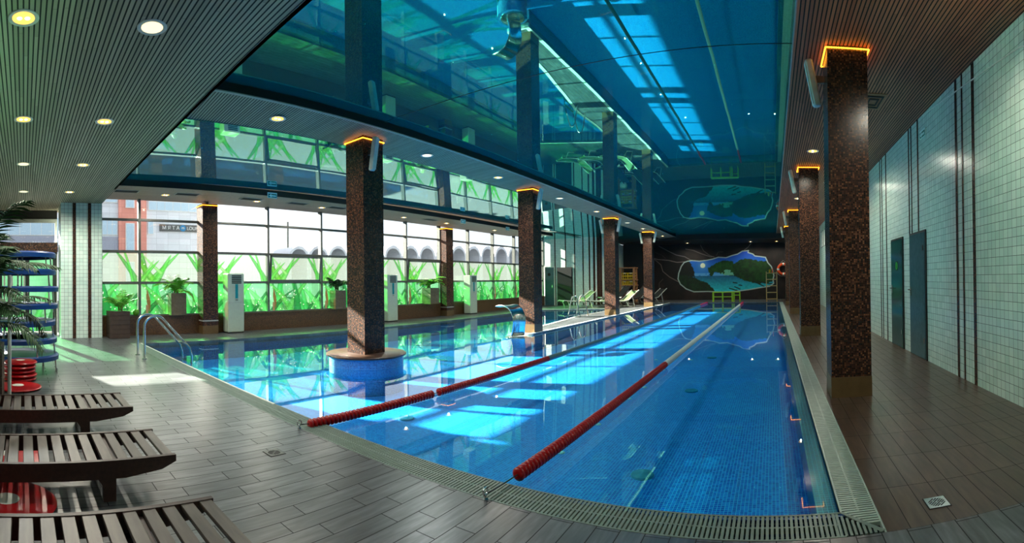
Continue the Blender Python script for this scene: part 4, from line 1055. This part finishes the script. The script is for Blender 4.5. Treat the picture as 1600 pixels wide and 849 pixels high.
for k, (x, lb) in enumerate(((-4.60, 'dark slatted wooden bench farthest from the camera, by the red discs'), (-3.39, 'dark slatted wooden bench in the middle of the row'), (-2.21, 'dark slatted wooden bench nearest the camera, cut by the frame'))):
    if k == 0: bp_.location = (x, .94, 0); bp_['label'] = lb; bp_['group'] = 'slatted benches in a row'
    else: dup(bp_, (x, .93 if k == 1 else .91, 0), 0, lb, 'slatted benches in a row')

# floor drains
def drain(x, y, label, plate='steel'):
    t = thing('floor_drain', label, 'drain', (x, y, .001)); s_ = .062
    MB().box(-s_ - .006, s_ + .006, -s_ - .006, s_ + .006, 0, .0012).build('recess', 'dark', t); MB().box(-s_, s_, -s_, s_, .0012, .003).build('plate', plate, t); mb = MB()
    for k in range(-3, 4):
        l_ = math.sqrt(max(0, .046 ** 2 - (k * .013) ** 2)) + .002
        if l_ > .01:
            q = MB().box(-l_, l_ if k % 2 else -.006, -.0032, .0032, .003, .0038); q.xf(Matrix.Rotation(PI / 4, 4, 'Z') @ Matrix.Translation((0, k * .013, 0))); mb.add(q.v, q.f)
            if k % 2 == 0:
                q = MB().box(.006, l_, -.0032, .0032, .003, .0038); q.xf(Matrix.Rotation(PI / 4, 4, 'Z') @ Matrix.Translation((0, k * .013, 0))); mb.add(q.v, q.f)
    mb.build('slots', 'dark', t)
drain(-3.20, 1.845, 'square dark floor drain in the grey tiles left of the pool', 'mullion')
drain(.905, 2.575, 'square steel floor drain in the brown tiles right of the pool')

# ------------------------------------------------------------------ outside
S(MB().box(-160, -13.4, -120, 160, -.25, -.2), 'ground', 'asphalt')
b = thing('office_building', 'grey and red panelled building with a lounge sign seen through the windows', 'building', (-46, 0, 0)); GX = 0
MB().box(-8, 0, -40, 9.28, -.2, 14).box(-8, -.05, 9.28, 12.1, -.2, 9).build('wall', 'b_grey', b)
MB().box(-8, .25, 9.28, 12.1, -.2, 14).build('wall', 'b_red', b).__setitem__('label', 'red panelled wall bay')
MB().box(-8, 0, 12.1, 19.2, -.2, 9.9).build('wall', 'b_grey', b)
def bwin(y0, y1, z0, z1, x=.0, mat='b_glass', nm=1):
    f = MB().box(x, x + .12, y0, y1, z0, z1).build('window', 'b_white', b)
    mb = MB(); k = (y1 - y0 - .1) / nm
    for i in range(nm): mb.box(x + .1, x + .14, y0 + .05 + i * k + .03, y0 + .05 + (i + 1) * k - .03, z0 + .08, z1 - .08)
    mb.build('pane', mat, f)
bwin(9.95, 10.85, 4.6, 7.4, .25); bwin(9.95, 10.85, 8.9, 10.4, .25); bwin(9.95, 10.85, 1.6, 3.6, .25)
bwin(12.25, 12.9, 6.35, 7.75); bwin(12.3, 19.2, 8.75, 9.75, 0, 'b_glass', 8)
bwin(7.6, 9.2, 6.2, 7.7, 0, 'b_glass', 3); bwin(-14, 7.0, 6.1, 7.9, 0, 'b_glass', 20); bwin(-14, 9.2, 9.4, 11.0, 0, 'b_glass', 20)
MB().box(0, .1, -14, 9.25, 4.55, 6.05).build('sign_band', 'b_dark', b)
def text(body, size, loc, mat, parent, name='lettering', rz=PI / 2, ext=.03):
    c = bpy.data.curves.new(name, 'FONT'); c.body = body; c.size = size; c.extrude = ext; c.align_x = 'CENTER'; c.align_y = 'CENTER'
    c.materials.append(M[mat]); tmp = bpy.data.objects.new('tmp', c); COL.objects.link(tmp)
    bpy.context.view_layer.update()
    me = bpy.data.meshes.new_from_object(tmp.evaluated_get(bpy.context.evaluated_depsgraph_get())); bpy.data.objects.remove(tmp)
    o = bpy.data.objects.new(name, me); COL.objects.link(o); o.parent = parent; o.location = loc; o.rotation_euler = (PI / 2, 0, rz); return o
sb_ = MB().box(0, .16, 13.5, 18.45, 6.72, 7.42).build('sign_board', 'b_sign', b)
text('М Я Т А', .50, (.2, 14.65, 7.06), 'b_white', sb_); text('LOUNGE', .47, (.2, 17.3, 7.06), 'b_white', sb_)
MB().lathe([(0, .17), (.32, .17), (.32, .15)], (0, 15.95, 7.07), 28, 'x').build('sign_disc', 'b_blue', sb_)
text('m', .42, (.2, 15.95, 7.1), 'b_white', sb_)
s2 = MB().box(.1, .16, -1, 3.9, 4.85, 5.95).build('sign_board', 'b_dark', b)
text('BAIKAL', .42, (.2, 1.5, 5.35), 'b_white', s2)
MB().lathe([(0, .2), (.42, .2), (.42, .16)], (0, 3.3, 5.4), 28, 'x').build('sign_disc', 'b_white', s2); MB().lathe([(0, .22), (.26, .22), (.26, .2)], (0, 3.35, 5.35), 28, 'x').build('sign_disc', 'b_glass', s2)
# row of arched covers outside
yy = 20.6; k = 0
arches = None
while yy < 56:
    w_ = 1.9 + .04 * (yy - 20); r_ = w_ / 2
    ords = 'first second third fourth fifth sixth seventh eighth ninth tenth eleventh twelfth thirteenth fourteenth fifteenth sixteenth'.split(); zb_ = 4.4 + (yy - 20) * .05 - r_ * .95
    t = thing('arched_shelter', ords[k] + ' pale arched shelter from the left in the row outside the windows', 'shelter', (-33, yy + r_, 0), group='arched shelters outside the windows')
    out = [(r_ * math.cos(a), zb_ + r_ * .95 * math.sin(a)) for a in np.linspace(0, PI, 13)]; inn = [(r_ * .8 * math.cos(a), zb_ + r_ * .72 * math.sin(a)) for a in np.linspace(PI, 0, 13)]
    MB().extr([(y, z) for y, z in [(r_, -.2)] + out + [(-r_, -.2), (-r_ * .8, -.2)] + inn + [(r_ * .8, -.2)]], 'x', -3, 0).build('arched_cover', 'tent', t)
    MB().extr([(y, z) for y, z in [(r_ * .8, -.2)] + list(reversed(inn)) + [(-r_ * .8, -.2)]], 'x', -2.9, -2.8).build('back_wall', 'tent_in', t)
    yy += w_ * 1.02; k += 1
o = MB().tube([(-50, 31, -.2), (-50, 31, 9.0)], .12, 8).build('lamp_post', 'mullion'); tag(o, 'thin street pole outside, seen through the upper window panes', 'pole')
